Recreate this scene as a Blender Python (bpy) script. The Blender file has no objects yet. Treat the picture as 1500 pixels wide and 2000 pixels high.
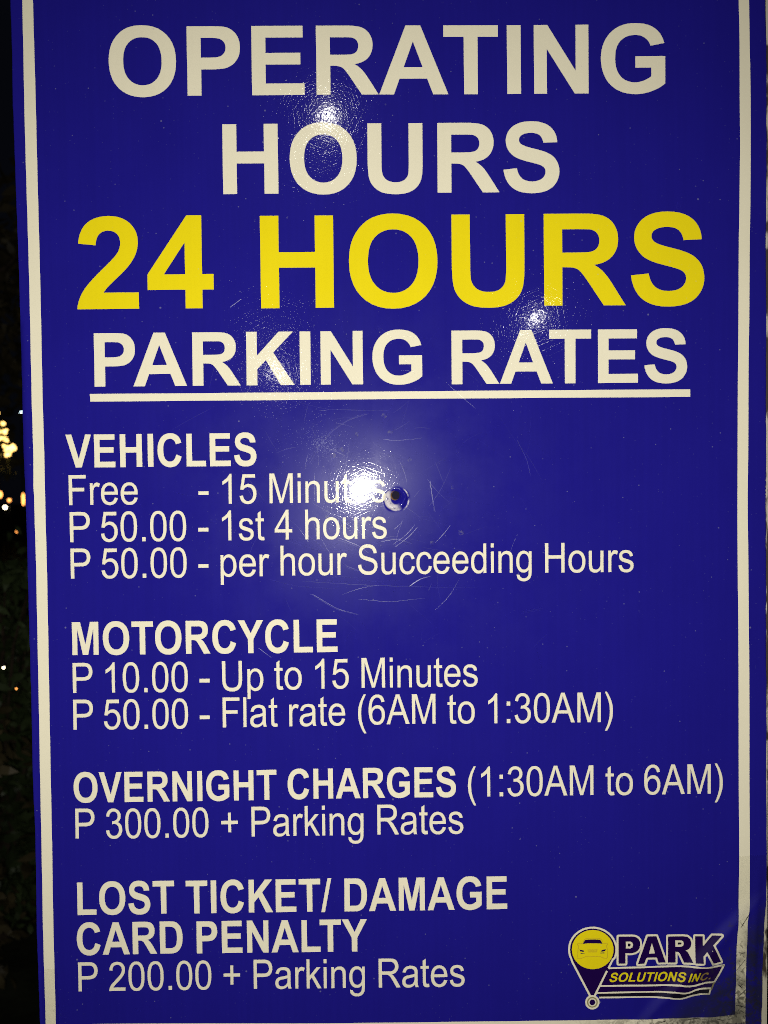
# Night close-up of a blue parking-rates sign, lit by a phone's flash.  Lengths of the print are in millimetres on the sign's own plane.
import bpy, bmesh, math, random
from mathutils import Vector, Matrix
from mathutils.geometry import tessellate_polygon, delaunay_2d_cdt

LEFT = [(-287.77, 414.79), (-287.9, 390.46), (-287.78, 349.79), (-288.08, 308.98), (-287.62, 292.62), (-287.01, 226.96), (-285.94, 144.38), (-285.51, 69.6), (-285.55, 29.53), (-284.66, -5.65), (-284.27, -64.48), (-283.82, -178.74), (-283.76, -234.12), (-282.94, -294.04), (-283.13, -371.5), (-282.82, -406.08), (-282.47, -449.44), (-282.18, -475.53)]
RIGHT = [(322.08, 412.07), (322.55, 387.53), (323.74, 325.94), (324.26, 97.5), (323.92, -28.87), (324.69, -177.94), (325.06, -285.5), (325.08, -350.48), (323.44, -385.24), (322.21, -415.74), (321.44, -459.45), (321.5, -485.75)]
BLO = [(-278.53, 414.75), (-278.45, 390.41), (-278.8, 308.93), (-278.53, 226.9), (-278.05, 144.32), (-278.1, 69.53), (-277.67, 27.78), (-277.92, 4.76), (-278.33, 1.0), (-277.72, -3.62), (-277.71, -22.5), (-277.36, -64.56), (-277.72, -178.81), (-277.93, -276.97), (-278.05, -371.57), (-277.8, -449.51)]
BLI = [(-269.91, 414.71), (-269.82, 390.37), (-269.52, 308.87), (-269.38, 226.83), (-269.12, 144.25), (-269.06, 69.45), (-268.67, 19.32), (-268.72, -22.6), (-268.45, -64.66), (-268.89, -178.93), (-269.06, -277.09), (-269.36, -371.71), (-269.29, -449.66)]
BRI = [(300.58, 412.17), (300.82, 387.63), (301.72, 346.62), (302.25, 264.19), (301.22, 97.71), (300.42, -28.62), (301.58, -156.25), (302.19, -285.18), (302.25, -328.45), (301.96, -371.85), (300.61, -389.24), (300.0, -415.38), (299.59, -437.21), (299.4, -451.2)]
BRO = [(308.93, 412.13), (309.18, 387.59), (311.0, 305.42), (311.14, 222.72), (310.1, 97.63), (309.16, -20.25), (310.54, -156.36), (311.2, -285.31), (311.41, -358.96), (309.84, -371.97), (308.61, -406.8), (308.22, -432.98), (308.05, -459.22)]
BBT = [(-269.3, -450.09), (-59.91, -452.47), (145.97, -453.48), (227.78, -453.52), (275.22, -452.99), (299.4, -451.2)]
UNDER = [[(-230.63, 73.47), (9.68, 73.21), (261.73, 72.9)], [(-230.34, 67.21), (9.62, 67.02), (261.73, 66.61)]]
SCREW = (18.5, -11.73)
LAMPS = [(-31.79, 286.93), (140.27, 123.35), (-80.95, 96.92), (-57.92, 33.16)]
FLASHP = (-7.97, -6.41)
L_PINLINE = [(192.66, -409.68), (196.55, -402.16), (197.67, -401.52), (198.48, -399.56), (199.04, -397.51), (199.35, -395.42), (199.4, -393.31), (199.19, -391.2), (198.72, -389.12), (198.01, -387.11), (197.05, -385.18), (195.87, -383.36), (194.48, -381.68), (192.89, -380.15), (191.13, -378.8), (189.21, -377.64), (187.18, -376.7), (185.04, -375.97), (182.83, -375.48), (180.58, -375.22), (178.32, -375.2), (176.07, -375.43), (173.87, -375.89), (171.74, -376.58), (169.72, -377.5), (167.82, -378.63), (166.08, -379.95), (164.51, -381.45), (163.13, -383.12), (161.97, -384.92), (161.04, -386.83), (160.35, -388.84), (159.91, -390.9), (159.73, -393.01), (159.8, -395.12), (160.14, -397.22), (160.72, -399.27), (161.55, -401.25), (162.51, -404.13), (177.36, -433.23)]
L_PINFILL = [(192.66, -409.68), (196.55, -402.16), (197.67, -401.52), (198.48, -399.56), (199.04, -397.51), (199.35, -395.42), (199.4, -393.31), (199.19, -391.2), (198.72, -389.12), (198.01, -387.11), (197.05, -385.18), (195.87, -383.36), (194.48, -381.68), (192.89, -380.15), (191.13, -378.8), (189.21, -377.64), (187.18, -376.7), (185.04, -375.97), (182.83, -375.48), (180.58, -375.22), (178.32, -375.2), (176.07, -375.43), (173.87, -375.89), (171.74, -376.58), (169.72, -377.5), (167.82, -378.63), (166.08, -379.95), (164.51, -381.45), (163.13, -383.12), (161.97, -384.92), (161.04, -386.83), (160.35, -388.84), (159.91, -390.9), (159.73, -393.01), (159.8, -395.12), (160.14, -397.22), (160.72, -399.27), (161.55, -401.25), (162.51, -404.13), (177.36, -433.23), (180.36, -433.28)]
L_PINLOW = [(191.47, -411.91), (180.61, -433.6)]
L_DISC = [(197.09, -393.92), (196.86, -396.51), (196.22, -399.04), (195.16, -401.43), (193.71, -403.63), (191.92, -405.58), (189.82, -407.24), (187.47, -408.57), (184.93, -409.53), (182.25, -410.09), (179.5, -410.25), (176.76, -410.0), (174.09, -409.35), (171.55, -408.32), (169.21, -406.92), (167.13, -405.19), (165.35, -403.18), (163.92, -400.94), (162.88, -398.51), (162.25, -395.97), (162.04, -393.37), (162.27, -390.78), (162.92, -388.26), (163.98, -385.87), (165.43, -383.67), (167.22, -381.72), (169.31, -380.07), (171.66, -378.74), (174.2, -377.79), (176.88, -377.22), (179.62, -377.06), (182.36, -377.31), (185.03, -377.96), (187.56, -378.99), (189.9, -380.39), (191.99, -382.11), (193.77, -384.12), (195.2, -386.36), (196.24, -388.78), (196.88, -391.32)]
L_RING = [[(185.04, -438.33), (184.88, -439.69), (184.43, -440.98), (183.71, -442.13), (182.75, -443.09), (181.6, -443.8), (180.32, -444.23), (178.98, -444.36), (177.63, -444.19), (176.36, -443.71), (175.21, -442.96), (174.26, -441.98), (173.55, -440.8), (173.1, -439.5), (172.96, -438.14), (173.11, -436.78), (173.56, -435.49), (174.29, -434.34), (175.25, -433.38), (176.4, -432.67), (177.67, -432.24), (179.02, -432.11), (180.36, -432.28), (181.64, -432.76), (182.78, -433.51), (183.73, -434.49), (184.45, -435.66), (184.89, -436.97)], [(183.54, -438.31), (183.42, -439.33), (183.08, -440.3), (182.54, -441.17), (181.82, -441.88), (180.95, -442.42), (179.99, -442.74), (178.98, -442.84), (177.97, -442.71), (177.01, -442.36), (176.15, -441.79), (175.43, -441.05), (174.9, -440.17), (174.56, -439.19), (174.45, -438.16), (174.57, -437.14), (174.91, -436.17), (175.45, -435.3), (176.18, -434.59), (177.04, -434.05), (178.0, -433.73), (179.01, -433.63), (180.02, -433.76), (180.98, -434.11), (181.84, -434.68), (182.56, -435.42), (183.1, -436.3), (183.43, -437.28)], [(182.4, -438.29), (182.32, -439.06), (182.06, -439.78), (181.65, -440.43), (181.11, -440.97), (180.46, -441.37), (179.74, -441.62), (178.98, -441.69), (178.23, -441.59), (177.51, -441.32), (176.86, -440.9), (176.32, -440.35), (175.92, -439.68), (175.67, -438.95), (175.59, -438.18), (175.68, -437.41), (175.93, -436.68), (176.34, -436.04), (176.88, -435.5), (177.53, -435.1), (178.25, -434.85), (179.01, -434.78), (179.77, -434.88), (180.49, -435.14), (181.13, -435.57), (181.67, -436.12), (182.07, -436.78), (182.32, -437.52)], [(181.42, -438.27), (181.36, -438.82), (181.18, -439.34), (180.89, -439.8), (180.5, -440.18), (180.04, -440.47), (179.53, -440.64), (178.99, -440.7), (178.45, -440.63), (177.94, -440.44), (177.48, -440.13), (177.09, -439.74), (176.81, -439.27), (176.63, -438.74), (176.57, -438.19), (176.63, -437.65), (176.81, -437.13), (177.1, -436.67), (177.49, -436.29), (177.95, -436.0), (178.46, -435.83), (179.0, -435.77), (179.54, -435.84), (180.06, -436.03), (180.52, -436.33), (180.9, -436.73), (181.19, -437.2), (181.36, -437.73)]]
L_P = [(201.24, -383.08), (213.36, -383.16), (215.93, -383.73), (217.99, -385.17), (219.18, -387.27), (219.43, -390.3), (218.91, -393.01), (217.3, -395.34), (215.13, -396.71), (212.29, -397.29), (206.98, -397.21), (206.96, -405.99), (201.18, -406.0)]
L_A = [(225.75, -383.1), (232.97, -383.1), (240.84, -405.63), (234.75, -405.69), (233.46, -401.6), (232.84, -401.17), (225.1, -401.26), (224.48, -401.98), (222.82, -406.34), (217.45, -406.47)]
L_R = [(242.77, -383.52), (255.58, -383.56), (259.19, -384.14), (261.67, -386.37), (262.39, -389.51), (261.77, -392.64), (259.96, -394.54), (257.38, -395.7), (259.19, -396.78), (263.73, -405.74), (256.19, -405.83), (252.73, -398.24), (251.44, -396.76), (249.11, -396.62), (249.11, -405.87), (242.75, -405.82)]
L_K = [(265.49, -383.61), (271.99, -383.66), (272.0, -391.49), (272.72, -391.66), (279.74, -383.1), (287.59, -383.01), (280.37, -391.26), (287.41, -405.69), (281.0, -407.16), (275.72, -397.14), (274.94, -396.92), (272.0, -400.38), (272.0, -405.97), (265.49, -405.97)]
L_CNT = [[(207.42, -387.35), (211.28, -387.41), (212.83, -388.22), (213.5, -390.21), (212.82, -392.29), (211.27, -393.2), (207.4, -393.25)], [(229.15, -388.89), (231.82, -397.65), (226.65, -397.83)], [(248.86, -386.95), (253.51, -386.92), (255.32, -387.73), (256.09, -389.68), (255.31, -391.6), (253.51, -392.4), (248.86, -392.44)]]
L_DOT = [[(209.06, -388.94), (210.77, -389.07), (211.54, -390.18), (210.76, -391.42), (209.16, -391.4)], [(251.03, -388.71), (253.51, -388.75), (254.28, -389.49), (253.4, -390.42), (251.03, -390.48)]]
L_TOP = [(192.66, -409.68), (223.54, -409.23), (239.03, -409.0), (252.46, -408.85), (265.9, -409.01), (270.04, -409.55), (275.21, -410.42), (279.86, -410.28), (284.51, -409.41), (289.79, -408.55), (282.04, -423.4)]
L_MID = [(185.39, -424.62), (223.51, -424.77), (244.18, -424.58), (252.46, -424.39), (256.59, -425.09), (260.73, -425.89), (265.9, -426.08), (270.04, -425.2), (275.21, -423.87), (281.94, -423.4)]
L_L2 = [(182.95, -430.5), (223.5, -430.21), (248.32, -430.19), (252.45, -430.99), (256.59, -431.8), (260.73, -431.44), (265.9, -429.64), (270.04, -428.97), (278.94, -428.49)]
L_L3 = [(184.84, -434.4), (223.5, -434.51), (242.62, -434.82), (246.76, -435.62), (252.45, -436.44), (256.59, -435.88), (262.8, -434.1), (270.04, -433.17), (277.54, -433.29), (278.94, -428.49)]
L_TAIL = [(282.04, -423.4), (279.09, -430.06)]
L_BAN = [(192.66, -409.68), (223.54, -409.23), (239.03, -409.0), (252.46, -408.85), (265.9, -409.01), (270.04, -409.55), (275.21, -410.42), (279.86, -410.28), (284.51, -409.41), (289.79, -408.55), (281.94, -423.4), (275.21, -423.87), (270.04, -425.2), (265.9, -426.08), (260.73, -425.89), (256.59, -425.09), (252.46, -424.39), (244.18, -424.58), (223.51, -424.77), (185.39, -424.62)]
L_BAN2 = [(185.39, -424.62), (223.51, -424.77), (244.18, -424.58), (252.46, -424.39), (256.59, -425.09), (260.73, -425.89), (265.9, -426.08), (270.04, -425.2), (275.21, -423.87), (281.94, -423.4), (278.94, -428.49), (270.04, -428.97), (265.9, -429.64), (260.73, -431.44), (256.59, -431.8), (252.45, -430.99), (248.32, -430.19), (223.5, -430.21), (182.95, -430.5)]
L_BAN3 = [(182.95, -430.5), (223.5, -430.21), (248.32, -430.19), (252.45, -430.99), (256.59, -431.8), (260.73, -431.44), (265.9, -429.64), (270.04, -428.97), (278.94, -428.49), (277.54, -433.29), (270.04, -433.17), (262.8, -434.1), (256.59, -435.88), (252.45, -436.44), (246.76, -435.62), (242.62, -434.82), (223.5, -434.51), (184.84, -434.4)]
L_BASE1 = [(192.63, -421.34), (223.52, -421.21), (239.02, -421.3), (257.63, -421.6)]
L_BASE2 = [(258.66, -421.98), (264.87, -422.29), (270.04, -421.95), (275.21, -421.09), (280.38, -420.39)]
L_CAPH = 7.68
L_WIN = [(171.23, -388.82), (172.63, -385.92), (173.66, -385.31), (179.59, -384.99), (185.26, -385.39), (186.39, -385.93), (187.72, -388.87), (183.7, -388.39), (175.46, -388.26)]
L_CARL = [[(168.33, -393.52), (171.83, -394.15), (172.44, -395.2), (171.57, -395.5), (169.25, -395.05)], [(190.64, -393.35), (187.19, -394.18), (186.26, -395.32), (187.29, -395.54), (189.87, -394.96)], [(169.35, -396.3), (172.85, -396.57), (172.85, -396.93), (169.5, -396.99)], [(185.94, -396.36), (189.35, -396.2), (189.24, -396.93), (186.05, -396.88)]]
L_CARB = [(171.85, -388.73), (167.21, -388.44), (166.59, -389.32), (167.82, -390.23), (167.19, -393.24), (166.96, -401.07), (170.26, -400.91), (172.84, -399.7), (185.73, -399.69), (188.56, -400.99), (191.65, -401.04), (191.73, -393.63), (191.17, -390.49), (192.25, -389.46), (191.74, -388.51), (187.82, -388.87)]
L_ROOF = [(171.44, -387.57), (172.64, -385.09), (174.18, -384.28), (179.59, -383.94), (185.26, -384.34), (187.06, -385.52), (188.08, -387.83)]
L_GRILL = [[(175.18, -394.0), (183.68, -394.02)], [(175.53, -395.57), (183.06, -395.58)]]
CREASE = [(307.46, -361.07), (283.81, -393.33), (253.66, -425.55), (219.15, -455.56)]
CREASE2 = [(319.0, -324.36), (315.66, -372.06), (312.38, -463.68)]
CREASE3 = [(249.36, -416.75), (273.06, -425.86), (301.08, -417.58)]
TAPE1 = [(300.94, -316.3), (325.0, -314.92), (325.09, -352.65), (321.73, -391.75), (320.18, -476.95), (294.67, -476.53), (299.32, -393.57)]
TAPE2 = [(-278.3, -403.12), (-267.02, -402.0), (-265.83, -467.1), (-278.17, -466.89)]
SCR = [[(-33.95, 2.27), (-12.07, 2.89)], [(-50.16, -17.33), (-33.46, -27.19), (-16.75, -38.75), (-4.2, -47.33)], [(-71.59, -47.86), (-50.64, -55.27), (-33.82, -57.99), (-12.72, -55.68), (6.31, -49.98)], [(6.31, -49.98), (18.99, -47.58), (31.61, -51.95)], [(17.66, -54.33), (29.55, -46.01), (35.95, -38.48)], [(25.25, -54.41), (32.92, -46.89), (38.9, -39.35)], [(-29.47, -46.21), (-12.69, -52.73), (-4.33, -59.16)], [(-51.86, 15.06), (-43.28, 29.66), (-34.75, 40.06), (-19.94, 50.39), (-3.1, 55.25)], [(-70.05, 67.59), (-36.63, 58.92), (13.72, 57.61)], [(-59.41, -81.79), (-13.05, -85.28), (29.16, -87.46), (84.13, -88.94)], [(-51.11, -92.47), (-30.17, -105.42), (-13.32, -109.86)], [(29.17, -87.04), (35.56, -81.6), (46.15, -78.76)], [(21.72, 16.42), (26.67, 5.86), (27.86, -2.57)], [(46.83, -0.66), (48.81, -15.42), (50.83, -25.98)], [(-31.25, -18.79), (-37.69, -29.25)], [(-25.5, -67.37), (-17.13, -72.54)], [(-23.43, -70.78), (-12.93, -74.28)], [(-96.0, -136.46), (-90.57, -140.78), (-85.56, -144.66)], [(-103.49, -216.03), (-102.78, -225.45)], [(118.72, 32.27), (127.06, 15.37), (129.53, 2.71)], [(-13.18, -97.14), (12.14, -99.98), (41.76, -96.93)], [(-71.34, -28.9), (-54.71, -43.83), (-38.02, -56.67)], [(-0.13, -61.32), (12.46, -67.8), (25.13, -67.09)], [(122.13, -109.33), (139.11, -106.56)], [(-94.92, 142.81), (-92.92, 136.56)], [(-114.94, 142.97), (-106.51, 149.13)], [(250.63, 225.22), (251.46, 221.07)], [(-184.69, 203.55), (-186.46, 197.37)], [(-272.8, -434.4), (-268.73, -443.15), (-260.28, -445.46)], [(-262.13, -432.41), (-265.33, -443.21)], [(-203.93, -436.83), (-199.71, -439.07)], [(-174.91, -433.83), (-168.56, -436.54)], [(-88.87, -79.34), (-63.68, -85.98), (-29.97, -88.48)], [(-17.22, -81.0), (3.86, -82.94), (29.22, -81.11)], [(-38.28, -77.8), (-12.98, -79.36)], [(50.61, -51.31), (59.13, -42.95), (63.4, -36.66)]]
WRINKLES = [[(310.91, -365.03), (307.47, -371.07), (303.61, -376.66)], [(300.21, -412.77), (303.65, -409.33), (307.53, -404.16)], [(301.1, -436.36), (304.98, -432.93), (308.0, -429.48)], [(299.82, -442.9), (303.7, -441.65), (308.02, -445.22)], [(301.52, -425.01), (304.54, -427.68)], [(257.96, -454.89), (264.43, -452.81), (271.77, -454.25)], [(283.86, -454.01), (289.04, -455.41)], [(301.91, -397.97), (306.23, -401.53), (307.52, -398.06)], [(236.4, -456.29), (240.71, -455.05)]]
SMUDGE = [(-12.94, 38.59), (14.38, 39.58), (9.48, 53.46), (-32.88, 21.16), (-25.26, 26.12), (14.19, 20.7), (30.15, 17.18), (64.91, -5.89), (-37.69, -29.25), (48.5, -51.29), (71.79, -43.09)]
TEXT = [(0, 'OPERATING', 'B', -213.46, 313.41, 38.201, 37.742), (1, 'HOURS', 'B', -125.12, 234.3, 38.328, 38.332), (2, '24', 'B', -242.27, 142.37, 51.128, 51.06), (2, 'HOURS', 'B', -97.58, 141.86, 50.836, 50.928), (3, 'PARKING', 'B', -231.03, 79.32, 29.684, 29.719), (3, 'RATES', 'B', 60.81, 78.57, 29.658, 29.824), (4, 'VEHICLES', 'B', -251.31, 13.5, 15.361, 18.421), (5, 'Free', 'R', -251.74, -17.14, 14.19, 16.764), (5, '-', 'R', -144.58, -17.36, 15.164, 16.787), (5, '15', 'R', -127.03, -17.46, 14.157, 16.706), (5, 'Minutes', 'R', -87.34, -17.32, 13.768, 16.633), (6, 'P', 'R', -251.4, -47.54, 14.642, 16.86), (6, '50.00', 'R', -224.96, -47.45, 14.117, 16.873), (6, '-', 'R', -145.18, -47.42, 15.182, 16.798), (6, '1st', 'R', -127.66, -47.55, 13.954, 16.803), (6, '4', 'R', -81.71, -47.39, 14.157, 16.756), (6, 'hours', 'R', -58.11, -47.36, 13.663, 16.679), (7, 'P', 'R', -251.29, -77.65, 14.44, 16.9), (7, '50.00', 'R', -224.99, -77.64, 14.112, 16.913), (7, '-', 'R', -145.43, -77.29, 14.998, 16.838), (7, 'per', 'R', -128.02, -77.33, 14.055, 16.791), (7, 'hour', 'R', -78.7, -76.99, 13.686, 16.742), (7, 'Succeeding', 'R', -14.37, -76.86, 13.683, 16.709), (7, 'Hours', 'R', 138.99, -77.18, 14.028, 16.735), (8, 'MOTORCYCLE', 'B', -251.42, -140.78, 15.296, 18.628), (9, 'P', 'R', -251.58, -172.17, 14.515, 16.969), (9, '10.00', 'R', -225.4, -172.11, 14.101, 16.983), (9, '-', 'R', -145.98, -172.16, 15.257, 16.965), (9, 'Up', 'R', -128.6, -171.98, 14.272, 16.972), (9, 'to', 'R', -83.9, -171.46, 14.206, 16.98), (9, '15', 'R', -52.69, -171.24, 14.053, 16.986), (9, 'Minutes', 'R', -13.38, -171.02, 13.866, 17.001), (10, 'P', 'R', -251.78, -202.58, 14.653, 16.952), (10, '50.00', 'R', -225.4, -202.54, 14.05, 16.966), (10, '-', 'R', -146.11, -202.5, 14.868, 16.918), (10, 'Flat', 'R', -128.62, -202.14, 14.013, 16.924), (10, 'rate', 'R', -73.37, -202.08, 13.987, 16.938), (10, '(6AM', 'R', -16.3, -201.69, 13.931, 16.956), (10, 'to', 'R', 59.24, -201.85, 14.118, 16.967), (10, '1:30AM)', 'R', 90.29, -201.97, 14.016, 16.981), (11, 'OVERNIGHT', 'B', -251.59, -263.39, 13.915, 17.203), (11, 'CHARGES', 'B', -74.88, -263.11, 13.909, 17.206), (11, '(1:30AM', 'R', 74.35, -263.05, 14.01, 17.003), (11, 'to', 'R', 190.19, -263.33, 14.375, 17.021), (11, '6AM)', 'R', 221.91, -263.32, 14.006, 17.032), (12, 'P', 'R', -251.75, -293.41, 14.192, 17.016), (12, '300.00', 'R', -225.45, -293.72, 13.927, 17.033), (12, '+', 'R', -130.69, -294.06, 14.369, 16.987), (12, 'Parking', 'R', -106.15, -294.02, 13.97, 17.088), (12, 'Rates', 'R', -1.81, -293.93, 13.992, 17.107), (13, 'LOST', 'B', -251.59, -357.71, 15.258, 18.873), (13, 'TICKET/', 'B', -159.96, -358.0, 15.271, 18.839), (13, 'DAMAGE', 'B', -29.85, -358.12, 15.335, 18.877), (14, 'CARD', 'B', -251.8, -391.67, 15.333, 18.69), (14, 'PENALTY', 'B', -153.28, -391.93, 15.33, 18.543), (15, 'P', 'R', -252.18, -422.46, 14.498, 16.835), (15, '200.00', 'R', -225.38, -422.73, 13.949, 16.852), (15, '+', 'R', -130.74, -422.87, 14.208, 16.864), (15, 'Parking', 'R', -106.21, -422.74, 13.948, 16.876), (15, 'Rates', 'R', -1.95, -422.89, 14.038, 16.779)]
CAMROT = [[0.9998853, 0.0105828, -0.0108353], [-0.0102324, 0.9994388, 0.0318974], [0.0111668, -0.0317828, 0.9994324]]
DENOISE = False
FLASH_W = 30.0
FLASH_ANG = 114
LAMP_W = (46, 56, 19, 7)
LAMP_R = (0.06, 0.07, 0.07, 0.06)
PEEL = 1.5e-5
PIT = 0.6e-5
PEEL_S = 430
SCRATCH_H = 0.3e-5
COAT_R = 0.045
COAT_W = 0.55
BASE_SPEC = 0.04
C_BLUE = (.0122, .0092, .222)
C_CREAM = (.80, .755, .57)
C_YELLOW = (.80, .66, .008)

# outlines of a plain grotesque alphabet: 'advance|contour;contour' , * marks a quadratic control point
BOLD = {
' ':"569|",
'A':"1479|1471 0,1149 0,1021 333,435 333,314 0,0 0,571 1466,884 1466;926 580,724 1124,526 580",
'C':"1479|1087 539,1374 448,*1308 208,1154 91,*1001 -25,765 -25,*473 -25,285 174,*97 374,97 720,*97 1086,286 1288,*475 1491,783 1491,*1052 1491,1220 1332,*1320 1238,1370 1062,1077 992,*1051 1106,968 1172,*886 1238,768 1238,*605 1238,503 1121,*402 1004,402 742,*402 464,502 346,*602 228,762 228,*880 228,965 303,*1050 378,1087 539",
'D':"1479|148 1466,689 1466,*872 1466,968 1438,*1097 1400,1189 1303,*1281 1206,1329 1065,*1377 925,1377 719,*1377 538,1332 407,*1277 247,1175 148,*1098 73,967 31,*869 0,705 0,148 0;444 1218,444 247,665 247,*789 247,844 261,*916 279,963 322,*1011 365,1041 463,*1071 562,1071 732,*1071 902,1041 993,*1011 1084,957 1135,*903 1186,820 1204,*758 1218,577 1218",
'E':"1366|149 0,149 1466,1236 1466,1236 1218,445 1218,445 893,1181 893,1181 646,445 646,445 247,1264 247,1264 0",
'G':"1593|831 539,831 786,1469 786,1469 202,*1376 112,1199 43,*1023 -25,842 -25,*612 -25,441 71,*270 168,184 347,*98 527,98 738,*98 967,194 1145,*290 1323,475 1418,*616 1491,826 1491,*1099 1491,1252 1376,*1406 1262,1450 1060,1156 1005,*1125 1113,1039 1175,*954 1238,826 1238,*632 1238,517 1115,*403 992,403 750,*403 489,519 358,*635 228,823 228,*916 228,1009 264,*1103 301,1170 353,1170 539",
'H':"1479|150 0,150 1466,446 1466,446 889,1026 889,1026 1466,1322 1466,1322 0,1026 0,1026 641,446 641,446 0",
'I':"569|147 0,147 1466,443 1466,443 0",
'K':"1479|153 0,153 1466,449 1466,449 815,1047 1466,1445 1466,893 895,1475 0,1092 0,689 688,449 443,449 0",
'L':"1251|157 0,157 1454,453 1454,453 247,1189 247,1189 0",
'M':"1706|145 0,145 1466,588 1466,854 466,1117 1466,1561 1466,1561 0,1286 0,1286 1154,995 0,710 0,420 1154,420 0",
'N':"1479|152 0,152 1466,440 1466,1040 487,1040 1466,1315 1466,1315 0,1018 0,427 956,427 0",
'O':"1593|89 724,*89 948,156 1100,*206 1212,292 1301,*379 1390,482 1433,*619 1491,798 1491,*1122 1491,1316 1290,*1511 1089,1511 731,*1511 376,1318 175,*1125 -25,802 -25,*475 -25,282 174,*89 374,89 724;394 734,*394 485,509 356,*624 228,801 228,*978 228,1091 355,*1205 483,1205 738,*1205 990,1094 1114,*984 1238,801 1238,*618 1238,506 1112,*394 987,394 734",
'P':"1366|149 0,149 1466,624 1466,*894 1466,976 1444,*1102 1411,1187 1300,*1272 1190,1272 1015,*1272 880,1223 788,*1174 696,1098 643,*1023 591,945 574,*839 553,638 553,445 553,445 0;445 1218,445 802,607 802,*782 802,841 825,*900 848,933 897,*967 946,967 1011,*967 1091,920 1143,*873 1195,801 1208,*748 1218,588 1218",
'R':"1479|150 0,150 1466,773 1466,*1008 1466,1114 1426,*1221 1387,1285 1286,*1349 1185,1349 1055,*1349 890,1252 782,*1155 675,962 647,*1058 591,1120 524,*1183 457,1289 286,1468 0,1114 0,900 319,*786 490,744 534,*702 579,655 595,*608 612,506 612,446 612,446 0;446 846,665 846,*878 846,931 864,*984 882,1014 926,*1044 970,1044 1036,*1044 1110,1004 1155,*965 1201,893 1213,*857 1218,677 1218,446 1218",
'S':"1366|74 477,362 505,*388 360,467 292,*547 224,682 224,*825 224,897 284,*970 345,970 426,*970 478,939 514,*909 551,833 578,*781 596,596 642,*358 701,262 787,*127 908,127 1082,*127 1194,190 1291,*254 1389,373 1440,*493 1491,662 1491,*938 1491,1077 1370,*1217 1249,1224 1047,928 1034,*909 1147,846 1196,*784 1246,659 1246,*530 1246,457 1193,*410 1159,410 1102,*410 1050,454 1013,*510 966,726 915,*942 864,1045 809,*1149 755,1207 660,*1266 566,1266 427,*1266 301,1196 191,*1126 81,998 27,*870 -26,679 -26,*401 -26,252 102,*103 231,74 477",
'T':"1251|479 0,479 1218,44 1218,44 1466,1209 1466,1209 1218,775 1218,775 0",
'U':"1479|147 1466,443 1466,443 672,*443 483,454 427,*473 337,544 282,*616 228,740 228,*866 228,930 279,*994 331,1007 406,*1020 481,1020 655,1020 1466,1316 1466,1316 696,*1316 432,1292 323,*1268 214,1203 139,*1139 64,1031 19,*923 -25,749 -25,*539 -25,430 23,*322 72,259 149,*196 227,176 312,*147 438,147 684",
'V':"1366|523 0,-1 1466,320 1466,691 381,1050 1466,1364 1466,839 0",
'Y':"1366|535 0,535 617,-2 1466,345 1466,690 886,1028 1466,1369 1466,830 615,830 0",
'2':"1139|1036 261,1036 0,51 0,*67 148,147 280,*227 413,463 632,*653 809,696 872,*754 959,754 1044,*754 1138,703 1188,*653 1239,564 1239,*476 1239,424 1186,*372 1133,364 1010,84 1038,*109 1270,241 1371,*373 1472,571 1472,*788 1472,912 1355,*1036 1238,1036 1064,*1036 965,1000 875,*965 786,888 688,*837 623,704 501,*571 379,535 339,*500 299,478 261",
'4':"1139|638 0,638 295,38 295,38 541,674 1472,910 1472,910 542,1092 542,1092 295,910 295,910 0;638 542,638 1043,301 542",
'/':"569|4 -25,364 1491,567 1491,203 -25",
'.':"569|147 0,147 281,428 281,428 0",
}
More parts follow.
